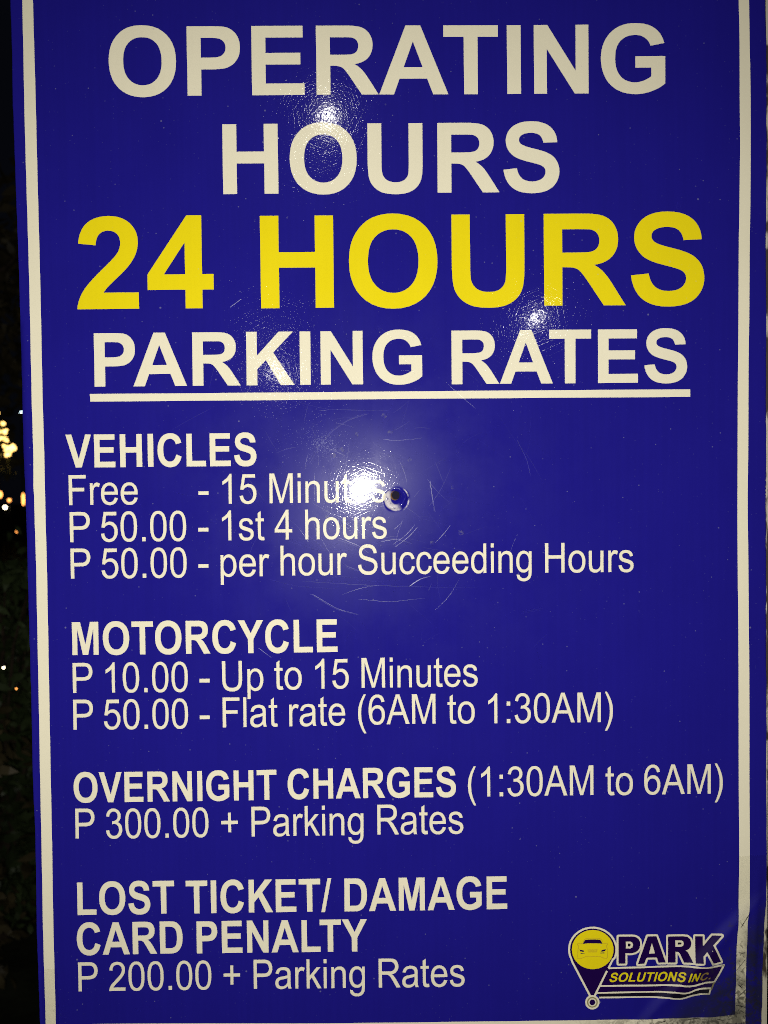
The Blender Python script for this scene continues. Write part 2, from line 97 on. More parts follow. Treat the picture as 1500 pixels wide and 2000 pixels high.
REG = {
' ':"569|",
'F':"1251|168 0,168 1466,1157 1466,1157 1293,362 1293,362 839,1050 839,1050 666,362 666,362 0",
'H':"1479|164 0,164 1466,358 1466,358 864,1120 864,1120 1466,1314 1466,1314 0,1120 0,1120 691,358 691,358 0",
'M':"1706|152 0,152 1466,444 1466,791 428,*839 283,861 211,*886 291,939 446,1290 1466,1551 1466,1551 0,1364 0,1364 1227,938 0,763 0,339 1248,339 0",
'A':"1366|-3 0,560 1466,769 1466,1369 0,1148 0,977 444,364 444,203 0;420 602,917 602,764 1008,*694 1193,660 1312,*632 1171,581 1032",
'P':"1366|158 0,158 1466,711 1466,*857 1466,934 1452,*1042 1434,1115 1383,*1188 1333,1232 1242,*1277 1151,1277 1042,*1277 855,1158 725,*1039 596,728 596,352 596,352 0;352 769,731 769,*919 769,998 839,*1077 909,1077 1036,*1077 1128,1030 1193,*984 1259,908 1280,*859 1293,727 1293,352 1293",
'R':"1479|161 0,161 1466,811 1466,*1007 1466,1109 1426,*1211 1387,1272 1287,*1333 1187,1333 1066,*1333 910,1232 803,*1131 696,920 667,*997 630,1037 594,*1122 516,1198 399,1453 0,1209 0,1015 305,*930 437,875 507,*820 577,776 605,*733 633,688 644,*655 651,580 651,355 651,355 0;355 819,772 819,*905 819,980 846,*1055 874,1094 934,*1133 995,1133 1066,*1133 1170,1057 1237,*982 1304,819 1304,355 1304",
'S':"1366|92 471,275 487,*288 377,335 306,*383 236,483 192,*583 149,708 149,*819 149,904 182,*989 215,1030 272,*1072 330,1072 398,*1072 467,1032 518,*992 570,900 605,*841 628,639 676,*437 725,356 768,*251 823,199 904,*148 986,148 1087,*148 1198,211 1294,*274 1391,395 1441,*516 1491,664 1491,*827 1491,951 1438,*1076 1386,1143 1284,*1210 1182,1215 1053,1029 1039,*1014 1178,927 1249,*841 1320,672 1320,*496 1320,415 1255,*335 1191,335 1100,*335 1021,392 970,*448 919,684 865,*921 812,1009 772,*1137 713,1198 622,*1259 532,1259 414,*1259 297,1192 193,*1125 90,999 32,*874 -25,717 -25,*518 -25,383 33,*249 91,172 207,*96 324,92 471",
'U':"1479|1120 1466,1314 1466,1314 619,*1314 398,1264 268,*1214 138,1083 56,*953 -25,741 -25,*535 -25,404 46,*273 117,217 251,*161 386,161 619,161 1466,355 1466,355 620,*355 429,390 338,*426 248,512 199,*599 150,724 150,*938 150,1029 247,*1120 344,1120 620",
'0':"1139|85 723,*85 983,138 1141,*192 1300,297 1386,*403 1472,563 1472,*681 1472,770 1424,*859 1377,917 1287,*975 1198,1008 1069,*1041 941,1041 723,*1041 465,988 306,*935 148,829 61,*724 -25,563 -25,*351 -25,230 127,*85 310,85 723;270 723,*270 362,354 242,*439 123,563 123,*687 123,771 243,*856 363,856 723,*856 1085,771 1204,*687 1323,561 1323,*437 1323,363 1218,*270 1084,270 723",
'1':"1139|763 0,583 0,583 1147,*518 1085,412 1023,*307 961,223 930,223 1104,*374 1175,487 1276,*600 1377,647 1472,763 1472",
'2':"1139|1031 173,1031 0,62 0,*60 65,83 125,*120 224,201 320,*283 416,437 542,*676 738,760 852,*844 967,844 1069,*844 1176,767 1249,*691 1323,568 1323,*438 1323,360 1245,*282 1167,281 1029,96 1048,*115 1255,239 1363,*363 1472,572 1472,*783 1472,906 1355,*1029 1238,1029 1065,*1029 977,993 892,*957 807,873 713,*790 619,596 455,*434 319,388 270,*342 222,312 173",
'3':"1139|86 387,266 411,*297 258,371 190,*446 123,553 123,*680 123,767 211,*855 299,855 429,*855 553,774 633,*693 714,568 714,*517 714,441 694,461 852,*479 850,490 850,*605 850,697 910,*789 970,789 1095,*789 1194,722 1259,*655 1324,549 1324,*444 1324,374 1258,*304 1192,284 1060,104 1092,*137 1273,254 1372,*371 1472,545 1472,*665 1472,766 1420,*867 1369,920 1280,*974 1191,974 1091,*974 996,923 918,*872 840,772 794,*902 764,974 669,*1046 575,1046 433,*1046 241,906 107,*766 -26,552 -26,*359 -26,231 89,*104 204,86 387",
'4':"1139|662 0,662 351,26 351,26 516,695 1466,842 1466,842 516,1040 516,1040 351,842 351,842 0;662 516,662 1177,203 516",
'5':"1139|85 384,274 400,*295 262,371 192,*448 123,556 123,*686 123,776 221,*866 319,866 481,*866 635,779 724,*693 813,553 813,*466 813,396 773,*326 734,286 671,117 693,259 1446,988 1446,988 1274,403 1274,324 880,*456 972,601 972,*793 972,925 839,*1057 706,1057 497,*1057 298,941 153,*800 -25,556 -25,*356 -25,229 87,*103 199,85 384",
'6':"1139|1019 1107,840 1093,*816 1199,772 1247,*699 1324,592 1324,*506 1324,441 1276,*356 1214,307 1095,*258 976,256 756,*321 855,415 903,*509 951,612 951,*792 951,918 818,*1045 686,1045 476,*1045 338,985 219,*926 101,822 38,*718 -25,586 -25,*361 -25,219 140,*77 306,77 686,*77 1111,234 1304,*371 1472,603 1472,*776 1472,886 1375,*997 1278,1019 1107;284 475,*284 382,323 297,*363 212,434 167,*505 123,583 123,*697 123,779 215,*861 307,861 465,*861 617,780 704,*699 792,576 792,*454 792,369 704,*284 617,284 475",
'-':"682|65 440,65 621,618 621,618 440",
'.':"569|186 0,186 205,391 205,391 0",
':':"569|185 857,185 1062,390 1062,390 857;185 0,185 205,390 205,390 0",
'+':"1196|513 237,513 639,114 639,114 807,513 807,513 1206,683 1206,683 807,1082 807,1082 639,683 639,683 237",
'(':"682|479 -431,*330 -243,227 9,*124 261,124 531,*124 769,201 987,*291 1240,479 1491,608 1491,*487 1283,448 1194,*387 1056,352 906,*309 719,309 530,*309 49,608 -431",
')':"682|204 -431,75 -431,*374 49,374 530,*374 718,331 903,*297 1053,236 1191,*197 1281,75 1491,204 1491,*392 1240,482 987,*559 769,559 531,*559 261,455 9,*352 -243,204 -431",
'a':"1139|828 131,*728 46,635 11,*543 -24,437 -24,*262 -24,168 61,*74 147,74 280,*74 358,109 422,*145 487,202 526,*260 565,332 585,*385 599,492 612,*710 638,813 674,*814 711,814 721,*814 831,763 876,*694 937,558 937,*431 937,370 892,*310 848,281 735,105 759,*129 872,184 941,*239 1011,343 1048,*447 1086,584 1086,*720 1086,805 1054,*890 1022,930 973,*970 925,986 851,*995 805,995 685,995 445,*995 194,1006 127,*1018 61,1052 0,864 0,*836 56,828 131;813 533,*715 493,519 465,*408 449,362 429,*316 409,291 370,*266 332,266 285,*266 213,320 165,*375 117,480 117,*584 117,665 162,*746 208,784 287,*813 348,813 467",
'c':"1024|828 389,1005 366,*976 183,856 79,*737 -24,563 -24,*345 -24,212 118,*80 261,80 527,*80 699,137 828,*194 957,310 1021,*427 1086,564 1086,*737 1086,847 998,*957 911,988 750,813 723,*788 830,724 884,*661 938,571 938,*435 938,350 840,*265 743,265 532,*265 318,347 221,*429 124,561 124,*667 124,738 189,*809 254,828 389",
'd':"1139|824 0,824 134,*723 -24,527 -24,*400 -24,293 46,*187 116,128 241,*70 367,70 530,*70 689,123 818,*176 948,282 1017,*388 1086,519 1086,*615 1086,690 1045,*765 1005,812 940,812 1466,991 1466,991 0;255 530,*255 326,341 225,*427 124,544 124,*662 124,744 220,*827 317,827 515,*827 733,743 835,*659 937,536 937,*416 937,335 839,*255 741,255 530",
'e':"1139|862 342,1048 319,*1004 156,885 66,*766 -24,581 -24,*348 -24,211 119,*75 263,75 522,*75 790,213 938,*351 1086,571 1086,*784 1086,919 941,*1054 796,1054 533,*1054 517,1053 485,261 485,*271 310,360 217,*449 124,582 124,*681 124,751 176,*821 228,862 342;271 633,864 633,*852 767,796 834,*710 938,573 938,*449 938,364 855,*280 772,271 633",
'g':"1139|102 -88,277 -114,*288 -195,338 -232,*405 -282,521 -282,*646 -282,714 -232,*782 -182,806 -92,*820 -37,819 139,*701 0,525 0,*306 0,186 158,*66 316,66 537,*66 689,121 817,*176 946,280 1016,*385 1086,526 1086,*714 1086,836 934,836 1062,1002 1062,1002 144,*1002 -104,951 -207,*901 -311,791 -371,*682 -431,522 -431,*332 -431,215 -345,*98 -260,102 -88;251 550,*251 341,334 245,*417 149,542 149,*666 149,750 244,*834 340,834 544,*834 739,747 838,*661 937,539 937,*419 937,335 839,*251 742,251 550",
'h':"1139|135 0,135 1466,315 1466,315 940,*441 1086,633 1086,*751 1086,838 1039,*925 993,962 911,*1000 829,1000 673,1000 0,820 0,820 673,*820 808,761 869,*703 931,596 931,*516 931,445 889,*375 848,345 777,*315 706,315 581,315 0",
'i':"455|136 1259,136 1466,316 1466,316 1259;136 0,136 1062,316 1062,316 0",
'k':"1024|136 0,136 1466,316 1466,316 630,742 1062,975 1062,569 668,1016 0,794 0,443 543,316 421,316 0",
'l':"455|131 0,131 1466,311 1466,311 0",
'n':"1139|135 0,135 1062,297 1062,297 911,*414 1086,635 1086,*731 1086,811 1051,*892 1017,932 961,*972 905,988 828,*998 778,998 653,998 0,818 0,818 646,*818 756,797 810,*776 865,722 897,*669 930,597 930,*482 930,398 857,*315 784,315 580,315 0",
'o':"1139|68 531,*68 826,232 968,*369 1086,566 1086,*785 1086,924 942,*1063 799,1063 546,*1063 341,1001 223,*940 106,822 41,*705 -24,566 -24,*343 -24,205 119,*68 262,68 531;253 531,*253 327,342 225,*431 124,566 124,*700 124,789 226,*878 328,878 537,*878 734,788 835,*699 937,566 937,*431 937,342 836,*253 735,253 531",
'p':"1139|135 -407,135 1062,299 1062,299 924,*357 1005,430 1045,*503 1086,607 1086,*743 1086,847 1016,*951 946,1004 818,*1057 691,1057 539,*1057 376,998 245,*940 115,828 45,*717 -24,594 -24,*504 -24,432 14,*361 52,315 110,315 -407;298 525,*298 320,381 222,*464 124,582 124,*702 124,787 225,*873 327,873 540,*873 743,789 844,*706 945,590 945,*475 945,386 837,*298 730,298 525",
'r':"682|133 0,133 1062,295 1062,295 901,*357 1014,409 1050,*462 1086,525 1086,*616 1086,710 1028,648 861,*582 900,516 900,*457 900,410 864,*363 829,343 766,*313 670,313 556,313 0",
's':"1024|63 317,241 345,*256 238,324 181,*393 124,516 124,*640 124,700 174,*760 225,760 293,*760 354,707 389,*670 413,523 450,*325 500,248 536,*172 573,132 637,*93 702,93 780,*93 851,125 911,*158 972,214 1012,*256 1043,328 1064,*401 1086,484 1086,*609 1086,703 1050,*798 1014,843 952,*888 891,905 788,729 764,*717 846,659 892,*602 938,497 938,*373 938,320 897,*267 856,267 801,*267 766,289 738,*311 709,358 690,*385 680,517 644,*708 593,783 560,*859 528,902 466,*945 404,945 312,*945 222,892 142,*840 63,741 19,*642 -24,517 -24,*310 -24,201 62,*93 148,63 317",
't':"569|528 161,554 2,*478 -14,418 -14,*320 -14,266 17,*212 48,190 98,*168 149,168 311,168 922,36 922,36 1062,168 1062,168 1325,347 1433,347 1062,528 1062,528 922,347 922,347 301,*347 224,356 202,*366 180,387 167,*409 154,449 154,*479 154,528 161",
'u':"1139|831 0,831 156,*707 -24,494 -24,*400 -24,318 12,*237 48,197 102,*158 157,142 236,*131 289,131 404,131 1062,311 1062,311 473,*311 332,322 283,*339 212,394 171,*449 131,530 131,*611 131,682 172,*753 214,782 285,*812 357,812 493,812 1062,992 1062,992 0",
}


SC = bpy.context.scene
COL = SC.collection
ZC = 1.50            # height of the camera's foot point on the sign above the ground
DIST = 0.80          # camera to sign

# ------------------------------------------------------------------ camera
cam_d = bpy.data.cameras.new('camera'); cam = bpy.data.objects.new('camera', cam_d); COL.objects.link(cam)
cam_d.sensor_fit = 'VERTICAL'; cam_d.sensor_height = 36.0; cam_d.sensor_width = 27.0
cam_d.lens = 36.0*1900/2000
cam_d.clip_start = 0.02; cam_d.clip_end = 500
Rm = Matrix(CAMROT); S2W = Matrix(((1,0,0),(0,0,-1),(0,1,0)))
cam.matrix_world = Matrix.Translation((0,-DIST,ZC)) @ (S2W @ Rm).to_4x4()
cam_d.dof.use_dof = True; cam_d.dof.focus_distance = DIST*1.01; cam_d.dof.aperture_fstop = 9.0; cam_d.dof.aperture_blades = 6
SC.camera = cam
SC.cycles.use_adaptive_sampling = False; SC.cycles.use_denoising = DENOISE; SC.cycles.pixel_filter_type = 'BOX'; SC.cycles.filter_width = 1.15; SC.cycles.sampling_pattern = 'TABULATED_SOBOL'
SC.view_settings.view_transform = 'Standard'; SC.view_settings.look = 'None'
SC.view_settings.exposure = 0.0; SC.view_settings.gamma = 1.0; SC.view_settings.use_curve_mapping = False

# ------------------------------------------------------------------ night sky and lamps
world = bpy.data.worlds.new('World'); SC.world = world; world.use_nodes = True
world.node_tree.nodes['Background'].inputs[0].default_value = (0.010, 0.012, 0.020, 1)
world.node_tree.nodes['Background'].inputs[1].default_value = 0.15

def point_lamp(name, loc, watts, rad, col):
    l = bpy.data.lights.new(name, 'POINT'); l.energy = watts; l.shadow_soft_size = rad; l.color = col
    o = bpy.data.objects.new(name, l); o.location = loc; COL.objects.link(o); return o
def s2w(x, y, z=0.0):       # sign plane (mm, mm, m in front) to world
    return Vector((x/1000, -z, ZC + y/1000))
# the phone's flash sits beside its lens, 16 mm to the left and 13 mm lower
fl = bpy.data.lights.new('flash', 'SPOT'); fl.energy = FLASH_W; fl.shadow_soft_size = .0045; fl.color = (1.0, .965, .90)
fl.spot_size = math.radians(FLASH_ANG); fl.spot_blend = 1.0
flo = bpy.data.objects.new('flash', fl); COL.objects.link(flo)
flo.matrix_world = Matrix.Translation(s2w(2*FLASHP[0]-14, 2*FLASHP[1]-8, DIST)) @ (S2W @ Rm).to_4x4()
# street lamps of the car park behind the photographer, found from their reflections in the sign
for (x, y), k, w, r, c in zip(LAMPS, (11.0, 15.0, 17.0, 24.0), LAMP_W, LAMP_R, ((1,.97,.90),(1,.97,.90),(1,.96,.88),(.9,.93,1))):
    pt = Vector((x/1000, y/1000)); 
    point_lamp('street_lamp_light', (pt.x*(1+k), -DIST*k, ZC + pt.y*(1+k)), w, r, c)

# ------------------------------------------------------------------ materials
def new_mat(name):
    m = bpy.data.materials.new(name); m.use_nodes = True
    nt = m.node_tree; nt.nodes.clear(); return m, nt
def N(nt, t, **kw):
    n = nt.nodes.new(t)
    for k, v in kw.items():
        if k in n.bl_rna.properties.keys() and k not in ('inputs',): setattr(n, k, v)
    return n
def L(nt, a, b): nt.links.new(a, b)
def math_n(nt, op, a, b=None, clamp=False):
    n = nt.nodes.new('ShaderNodeMath'); n.operation = op; n.use_clamp = clamp
    for i, v in enumerate((a, b)):
        if v is None: continue
        if isinstance(v, (int, float)): n.inputs[i].default_value = v
        else: L(nt, v, n.inputs[i])
    return n.outputs[0]
def mixc(nt, fac, a, b, mode='MIX'):
    n = nt.nodes.new('ShaderNodeMix'); n.data_type = 'RGBA'; n.blend_type = mode
    for sock, v in ((n.inputs[0], fac), (n.inputs[6], a), (n.inputs[7], b)):
        if isinstance(v, (int, float)): sock.default_value = v
        elif isinstance(v, tuple): sock.default_value = (*v, 1) if len(v) == 3 else v
        else: L(nt, v, sock)
    return n.outputs[2]
def mapping(nt, vec, scale=(1,1,1), rot=(0,0,0), loc=(0,0,0)):
    n = nt.nodes.new('ShaderNodeMapping'); n.inputs['Scale'].default_value = scale; n.inputs['Rotation'].default_value = rot; n.inputs['Location'].default_value = loc
    L(nt, vec, n.inputs[0]); return n.outputs[0]
def noise(nt, vec, scale, detail=2.0, rough=0.5, dist=0.0):
    n = nt.nodes.new('ShaderNodeTexNoise'); n.inputs['Scale'].default_value = scale; n.inputs['Detail'].default_value = detail
    n.inputs['Roughness'].default_value = rough; n.inputs['Distortion'].default_value = dist
    L(nt, vec, n.inputs['Vector']); return n
def ramp(nt, v, lo, hi, a=0.0, b=1.0):
    n = nt.nodes.new('ShaderNodeMapRange'); n.interpolation_type = 'SMOOTHSTEP'
    n.inputs['From Min'].default_value = lo; n.inputs['From Max'].default_value = hi
    n.inputs['To Min'].default_value = a; n.inputs['To Max'].default_value = b
    L(nt, v, n.inputs['Value']); return n.outputs[0]

def coat_height(nt, co):
    """fine relief of the laminate: orange peel and hair scratches running in every direction"""
    peel = noise(nt, co, PEEL_S, 1.0, 0.5).outputs[0]
    h = math_n(nt, 'MULTIPLY', peel, PEEL)
    pit = noise(nt, co, PEEL_S*1.5, 1.0, 0.5).outputs[0]      # sparse small pits, steeper than the rest
    h = math_n(nt, 'ADD', h, math_n(nt, 'MULTIPLY', ramp(nt, pit, .52, .68), PIT))
    for i, (ang, sx, sy) in enumerate(((0.25, 900, 26), (1.15, 1000, 30), (2.0, 950, 22), (2.75, 880, 28))):
        warp = noise(nt, co, 9, 1.0); 
        v = nt.nodes.new('ShaderNodeVectorMath'); v.operation = 'MULTIPLY_ADD'; L(nt, warp.outputs[1], v.inputs[0]); v.inputs[1].default_value = (.03, .03, .03); L(nt, co, v.inputs[2])
        m = mapping(nt, v.outputs[0], (1, 1, 1), (0, ang, 0), (i*.37, 0, i*.21))
        m2 = mapping(nt, m, (sx, 1, sy))
        n = noise(nt, m2, 1.0, 0.0)
        ridge = ramp(nt, n.outputs[0], 0.62, 0.72)
        h = math_n(nt, 'ADD', h, math_n(nt, 'MULTIPLY', ridge, SCRATCH_H))
    return h

def print_mat(name, rgb, mottle=0.10, rough=0.26):
    m, nt = new_mat(name)
    tc = N(nt, 'ShaderNodeTexCoord').outputs['Object']
    sep = nt.nodes.new('ShaderNodeSeparateXYZ'); L(nt, tc, sep.inputs[0])
    X, Z = sep.outputs[0], sep.outputs[2]
    col = rgb
    # uneven ink: soft clouds and faint vertical banding of the printer
    cl = noise(nt, tc, 14, 3.0, .6).outputs[0]
    col = mixc(nt, ramp(nt, cl, .35, .65, 0, mottle), col, tuple(c*.72 for c in rgb))
    band = noise(nt, mapping(nt, tc, (260, 1, 6)), 1.0, 1.0).outputs[0]
    col = mixc(nt, ramp(nt, band, .4, .65, 0, mottle*.7), col, tuple(min(1, c*1.25) for c in rgb))
    # dust specks
    for sc, th, amt, kk in ((150, .045, .55, .78), (48, .022, .7, .62), (310, .06, .22, .72)):
        vo = nt.nodes.new('ShaderNodeTexVoronoi'); vo.inputs['Scale'].default_value = sc; L(nt, tc, vo.inputs['Vector'])
        s2 = nt.nodes.new('ShaderNodeSeparateColor'); L(nt, vo.outputs['Color'], s2.inputs[0])
        dot = math_n(nt, 'MULTIPLY', ramp(nt, vo.outputs['Distance'], th, th*2.2, 1, 0), ramp(nt, s2.outputs[0], kk, kk+.05))
        col = mixc(nt, math_n(nt, 'MULTIPLY', dot, amt*.5), col, (.33, .33, .42))
    # grime that has crept in at the lower right corner, under the tape, and along the bottom
    gx = ramp(nt, X, .265, .30); gz = ramp(nt, Z, ZC-.34, ZC-.40); 
    hx = ramp(nt, X, .13, .25); hz = ramp(nt, Z, ZC-.449, ZC-.4575)
    area = math_n(nt, 'MAXIMUM', math_n(nt, 'MULTIPLY', gx, gz), math_n(nt, 'MULTIPLY', hx, hz))
    gn = noise(nt, tc, 170, 7.0, .72, .8).outputs[0]
    gn2 = noise(nt, mapping(nt, tc, (1, 1, 1), (0, .7, 0)), 34, 5.0, .7, .6).outputs[0]
    dirt = math_n(nt, 'MULTIPLY', area, math_n(nt, 'MAXIMUM', ramp(nt, math_n(nt, 'SUBTRACT', gn, ramp(nt, Z, ZC-.46, ZC-.38, 0, .09)), .48, .54), math_n(nt, 'MULTIPLY', ramp(nt, gn2, .50, .66), .45)))
    col = mixc(nt, math_n(nt, 'MULTIPLY', dirt, .72), col, (.030, .026, .016))
    # print worn white on the lip over the screw, plus a painted highlight at its right edge
    dx = math_n(nt, 'SUBTRACT', X, SCREW[0]/1000); dz = math_n(nt, 'SUBTRACT', Z, ZC+SCREW[1]/1000-.0035)
    rr = math_n(nt, 'SQRT', math_n(nt, 'ADD', math_n(nt, 'MULTIPLY', dx, dx), math_n(nt, 'MULTIPLY', dz, dz)))
    ann = math_n(nt, 'MULTIPLY', ramp(nt, rr, .0035, .0050), ramp(nt, rr, .0088, .0100, 1, 0))
    side = ramp(nt, math_n(nt, 'ADD', dx, math_n(nt, 'MULTIPLY', dz, .55)), -.0045, .0018, 1, 0)
    wn = noise(nt, tc, 330, 4.0, .65).outputs[0]
    wear_glint = math_n(nt, 'MULTIPLY', math_n(nt, 'MULTIPLY', ann, side), ramp(nt, wn, .34, .50, .35, 1))
    edge_glint = math_n(nt, 'MULTIPLY', math_n(nt, 'MULTIPLY', ramp(nt, rr, .0098, .0103), ramp(nt, rr, .0108, .0114, 1, 0)), ramp(nt, dx, .005, .009))
    wear_glint = math_n(nt, 'MAXIMUM', wear_glint, math_n(nt, 'MULTIPLY', edge_glint, ramp(nt, wn, .35, .6)))
    col = mixc(nt, math_n(nt, 'MULTIPLY', wear_glint, .85), col, (.72, .68, .68))
    # lifted film: fold sheen painted as paler blue across the corner, trapped dirt on its lower side
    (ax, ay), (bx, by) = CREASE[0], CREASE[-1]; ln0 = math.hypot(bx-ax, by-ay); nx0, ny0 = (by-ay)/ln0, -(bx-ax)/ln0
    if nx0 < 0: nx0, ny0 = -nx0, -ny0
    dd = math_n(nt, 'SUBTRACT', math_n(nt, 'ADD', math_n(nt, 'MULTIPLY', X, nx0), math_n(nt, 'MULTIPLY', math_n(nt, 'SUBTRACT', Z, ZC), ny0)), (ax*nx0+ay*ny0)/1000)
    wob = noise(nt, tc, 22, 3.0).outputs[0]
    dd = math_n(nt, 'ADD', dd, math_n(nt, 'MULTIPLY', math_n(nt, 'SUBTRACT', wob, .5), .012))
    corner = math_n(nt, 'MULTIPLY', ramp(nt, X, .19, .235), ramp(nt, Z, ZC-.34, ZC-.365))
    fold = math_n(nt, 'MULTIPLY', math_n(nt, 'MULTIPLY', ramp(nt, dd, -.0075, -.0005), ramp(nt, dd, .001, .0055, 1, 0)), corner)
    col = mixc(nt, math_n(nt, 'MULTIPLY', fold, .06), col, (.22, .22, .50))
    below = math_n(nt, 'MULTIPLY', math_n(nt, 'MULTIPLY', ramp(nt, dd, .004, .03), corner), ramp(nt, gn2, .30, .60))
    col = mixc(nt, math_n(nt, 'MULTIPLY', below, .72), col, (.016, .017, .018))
    film = noise(nt, tc, 26, 4.0, .6).outputs[0]
    # a thin film of dust near the bottom edge and round the screw
    b = nt.nodes.new('ShaderNodeBsdfPrincipled')
    L(nt, col, b.inputs['Base Color'])
    b.inputs['Specular IOR Level'].default_value = BASE_SPEC
    L(nt, ramp(nt, film, .3, .7, rough-.05, rough+.05), b.inputs['Roughness'])
    b.inputs['Coat Weight'].default_value = COAT_W; b.inputs['Coat Roughness'].default_value = COAT_R; b.inputs['Coat IOR'].default_value = 1.42
    bp = nt.nodes.new('ShaderNodeBump'); bp.inputs['Strength'].default_value = 1.0; bp.inputs['Distance'].default_value = 1.0
    L(nt, coat_height(nt, tc), bp.inputs['Height']); L(nt, bp.outputs[0], b.inputs['Coat Normal'])
    o = nt.nodes.new('ShaderNodeOutputMaterial'); L(nt, b.outputs[0], o.inputs[0])
    return m

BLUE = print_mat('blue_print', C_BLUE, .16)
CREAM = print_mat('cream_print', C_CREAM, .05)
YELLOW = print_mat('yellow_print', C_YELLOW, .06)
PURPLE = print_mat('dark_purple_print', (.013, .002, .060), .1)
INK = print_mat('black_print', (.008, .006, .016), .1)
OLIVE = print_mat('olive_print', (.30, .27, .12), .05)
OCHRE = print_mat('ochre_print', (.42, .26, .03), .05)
BROWNY = print_mat('shaded_yellow_print', (.30, .20, .05), .3)  # yellow print with the wrinkle's shading painted in as brown

def simple_mat(name, rgb, rough=.6, metal=0.0, spec=.4, var=.3, scale=8.0, bump=0.0):
    m, nt = new_mat(name); tc = N(nt, 'ShaderNodeTexCoord').outputs['Object']
    n = noise(nt, tc, scale, 5.0, .6).outputs[0]
    col = mixc(nt, ramp(nt, n, .3, .7), tuple(c*(1-var) for c in rgb), tuple(min(1, c*(1+var)) for c in rgb))
    b = nt.nodes.new('ShaderNodeBsdfPrincipled'); L(nt, col, b.inputs['Base Color'])
    b.inputs['Roughness'].default_value = rough; b.inputs['Metallic'].default_value = metal; b.inputs['Specular IOR Level'].default_value = spec
    if bump:
        bp = nt.nodes.new('ShaderNodeBump'); bp.inputs['Distance'].default_value = bump; L(nt, n, bp.inputs['Height']); L(nt, bp.outputs[0], b.inputs['Normal'])
    o = nt.nodes.new('ShaderNodeOutputMaterial'); L(nt, b.outputs[0], o.inputs[0]); return m
def emit_mat(name, rgb, s):
    m, nt = new_mat(name); e = nt.nodes.new('ShaderNodeEmission'); e.inputs[0].default_value = (*rgb, 1); e.inputs[1].default_value = s
    o = nt.nodes.new('ShaderNodeOutputMaterial'); L(nt, e.outputs[0], o.inputs[0]); return m
def clear_mat(name, tint, fac, rough):
    m, nt = new_mat(name)
    t = nt.nodes.new('ShaderNodeBsdfTransparent'); t.inputs[0].default_value = (*tint, 1)
    g = nt.nodes.new('ShaderNodeBsdfGlossy'); g.inputs['Roughness'].default_value = rough; g.inputs[0].default_value = (1, 1, 1, 1)
    mx = nt.nodes.new('ShaderNodeMixShader'); mx.inputs[0].default_value = fac
    L(nt, t.outputs[0], mx.inputs[1]); L(nt, g.outputs[0], mx.inputs[2])
    o = nt.nodes.new('ShaderNodeOutputMaterial'); L(nt, mx.outputs[0], o.inputs[0]); return m
STEEL = simple_mat('galvanised_steel', (.30, .30, .29), .45, .8, .5, .2, 30)
m, nt = new_mat('chipped_white_paint')
tc = N(nt, 'ShaderNodeTexCoord').outputs['Object']
n1 = noise(nt, mapping(nt, tc, (1, 1, .35)), 42, 4.0, .6).outputs[0]
col = mixc(nt, ramp(nt, n1, .50, .56), (.045, .032, .020), (.50, .47, .36))
b = nt.nodes.new('ShaderNodeBsdfPrincipled'); L(nt, col, b.inputs['Base Color']); b.inputs['Roughness'].default_value = .55
o = nt.nodes.new('ShaderNodeOutputMaterial'); L(nt, b.outputs[0], o.inputs[0]); CHIPPED = m
RUST = simple_mat('rusty_screw_steel', (.22, .12, .05), .5, .5, .5, .4, 400)
SCRATCHM = clear_mat('scratch_gloss', (1, 1, 1), .014, .24)
TAPEM = clear_mat('clear_tape', (.98, .98, .965), .035, .16)

# ------------------------------------------------------------------ object helpers
def tag(o, label=None, cat=None, group=None, kind=None):
    if label: o['label'] = label
    if cat: o['category'] = cat
    if group: o['group'] = group
    if kind: o['kind'] = kind
    return o
def empty(name, loc):
    o = bpy.data.objects.new(name, None); o.location = loc; COL.objects.link(o); return o
def mesh_obj(name, verts, faces, mat, parent=None, smooth=False):
    me = bpy.data.meshes.new(name); me.from_pydata(verts, [], faces); me.validate(); me.materials.append(mat)
    if smooth: me.polygons.foreach_set('use_smooth', [True]*len(me.polygons))
    me.update()
    o = bpy.data.objects.new(name, me); COL.objects.link(o)
    if parent: o.parent = parent
    return o
def bm_obj(name, bm, mat, parent=None, smooth=False):
    me = bpy.data.meshes.new(name); bm.to_mesh(me); bm.free(); me.materials.append(mat)
    if smooth: me.polygons.foreach_set('use_smooth', [True]*len(me.polygons))
    o = bpy.data.objects.new(name, me); COL.objects.link(o)
    if parent: o.parent = parent
    return o
def bm_box(bm, c, d):
    r = bmesh.ops.create_cube(bm, size=1.0)
    for v in r['verts']: v.co = Vector((v.co.x*d[0]+c[0], v.co.y*d[1]+c[1], v.co.z*d[2]+c[2]))
    return r['verts']

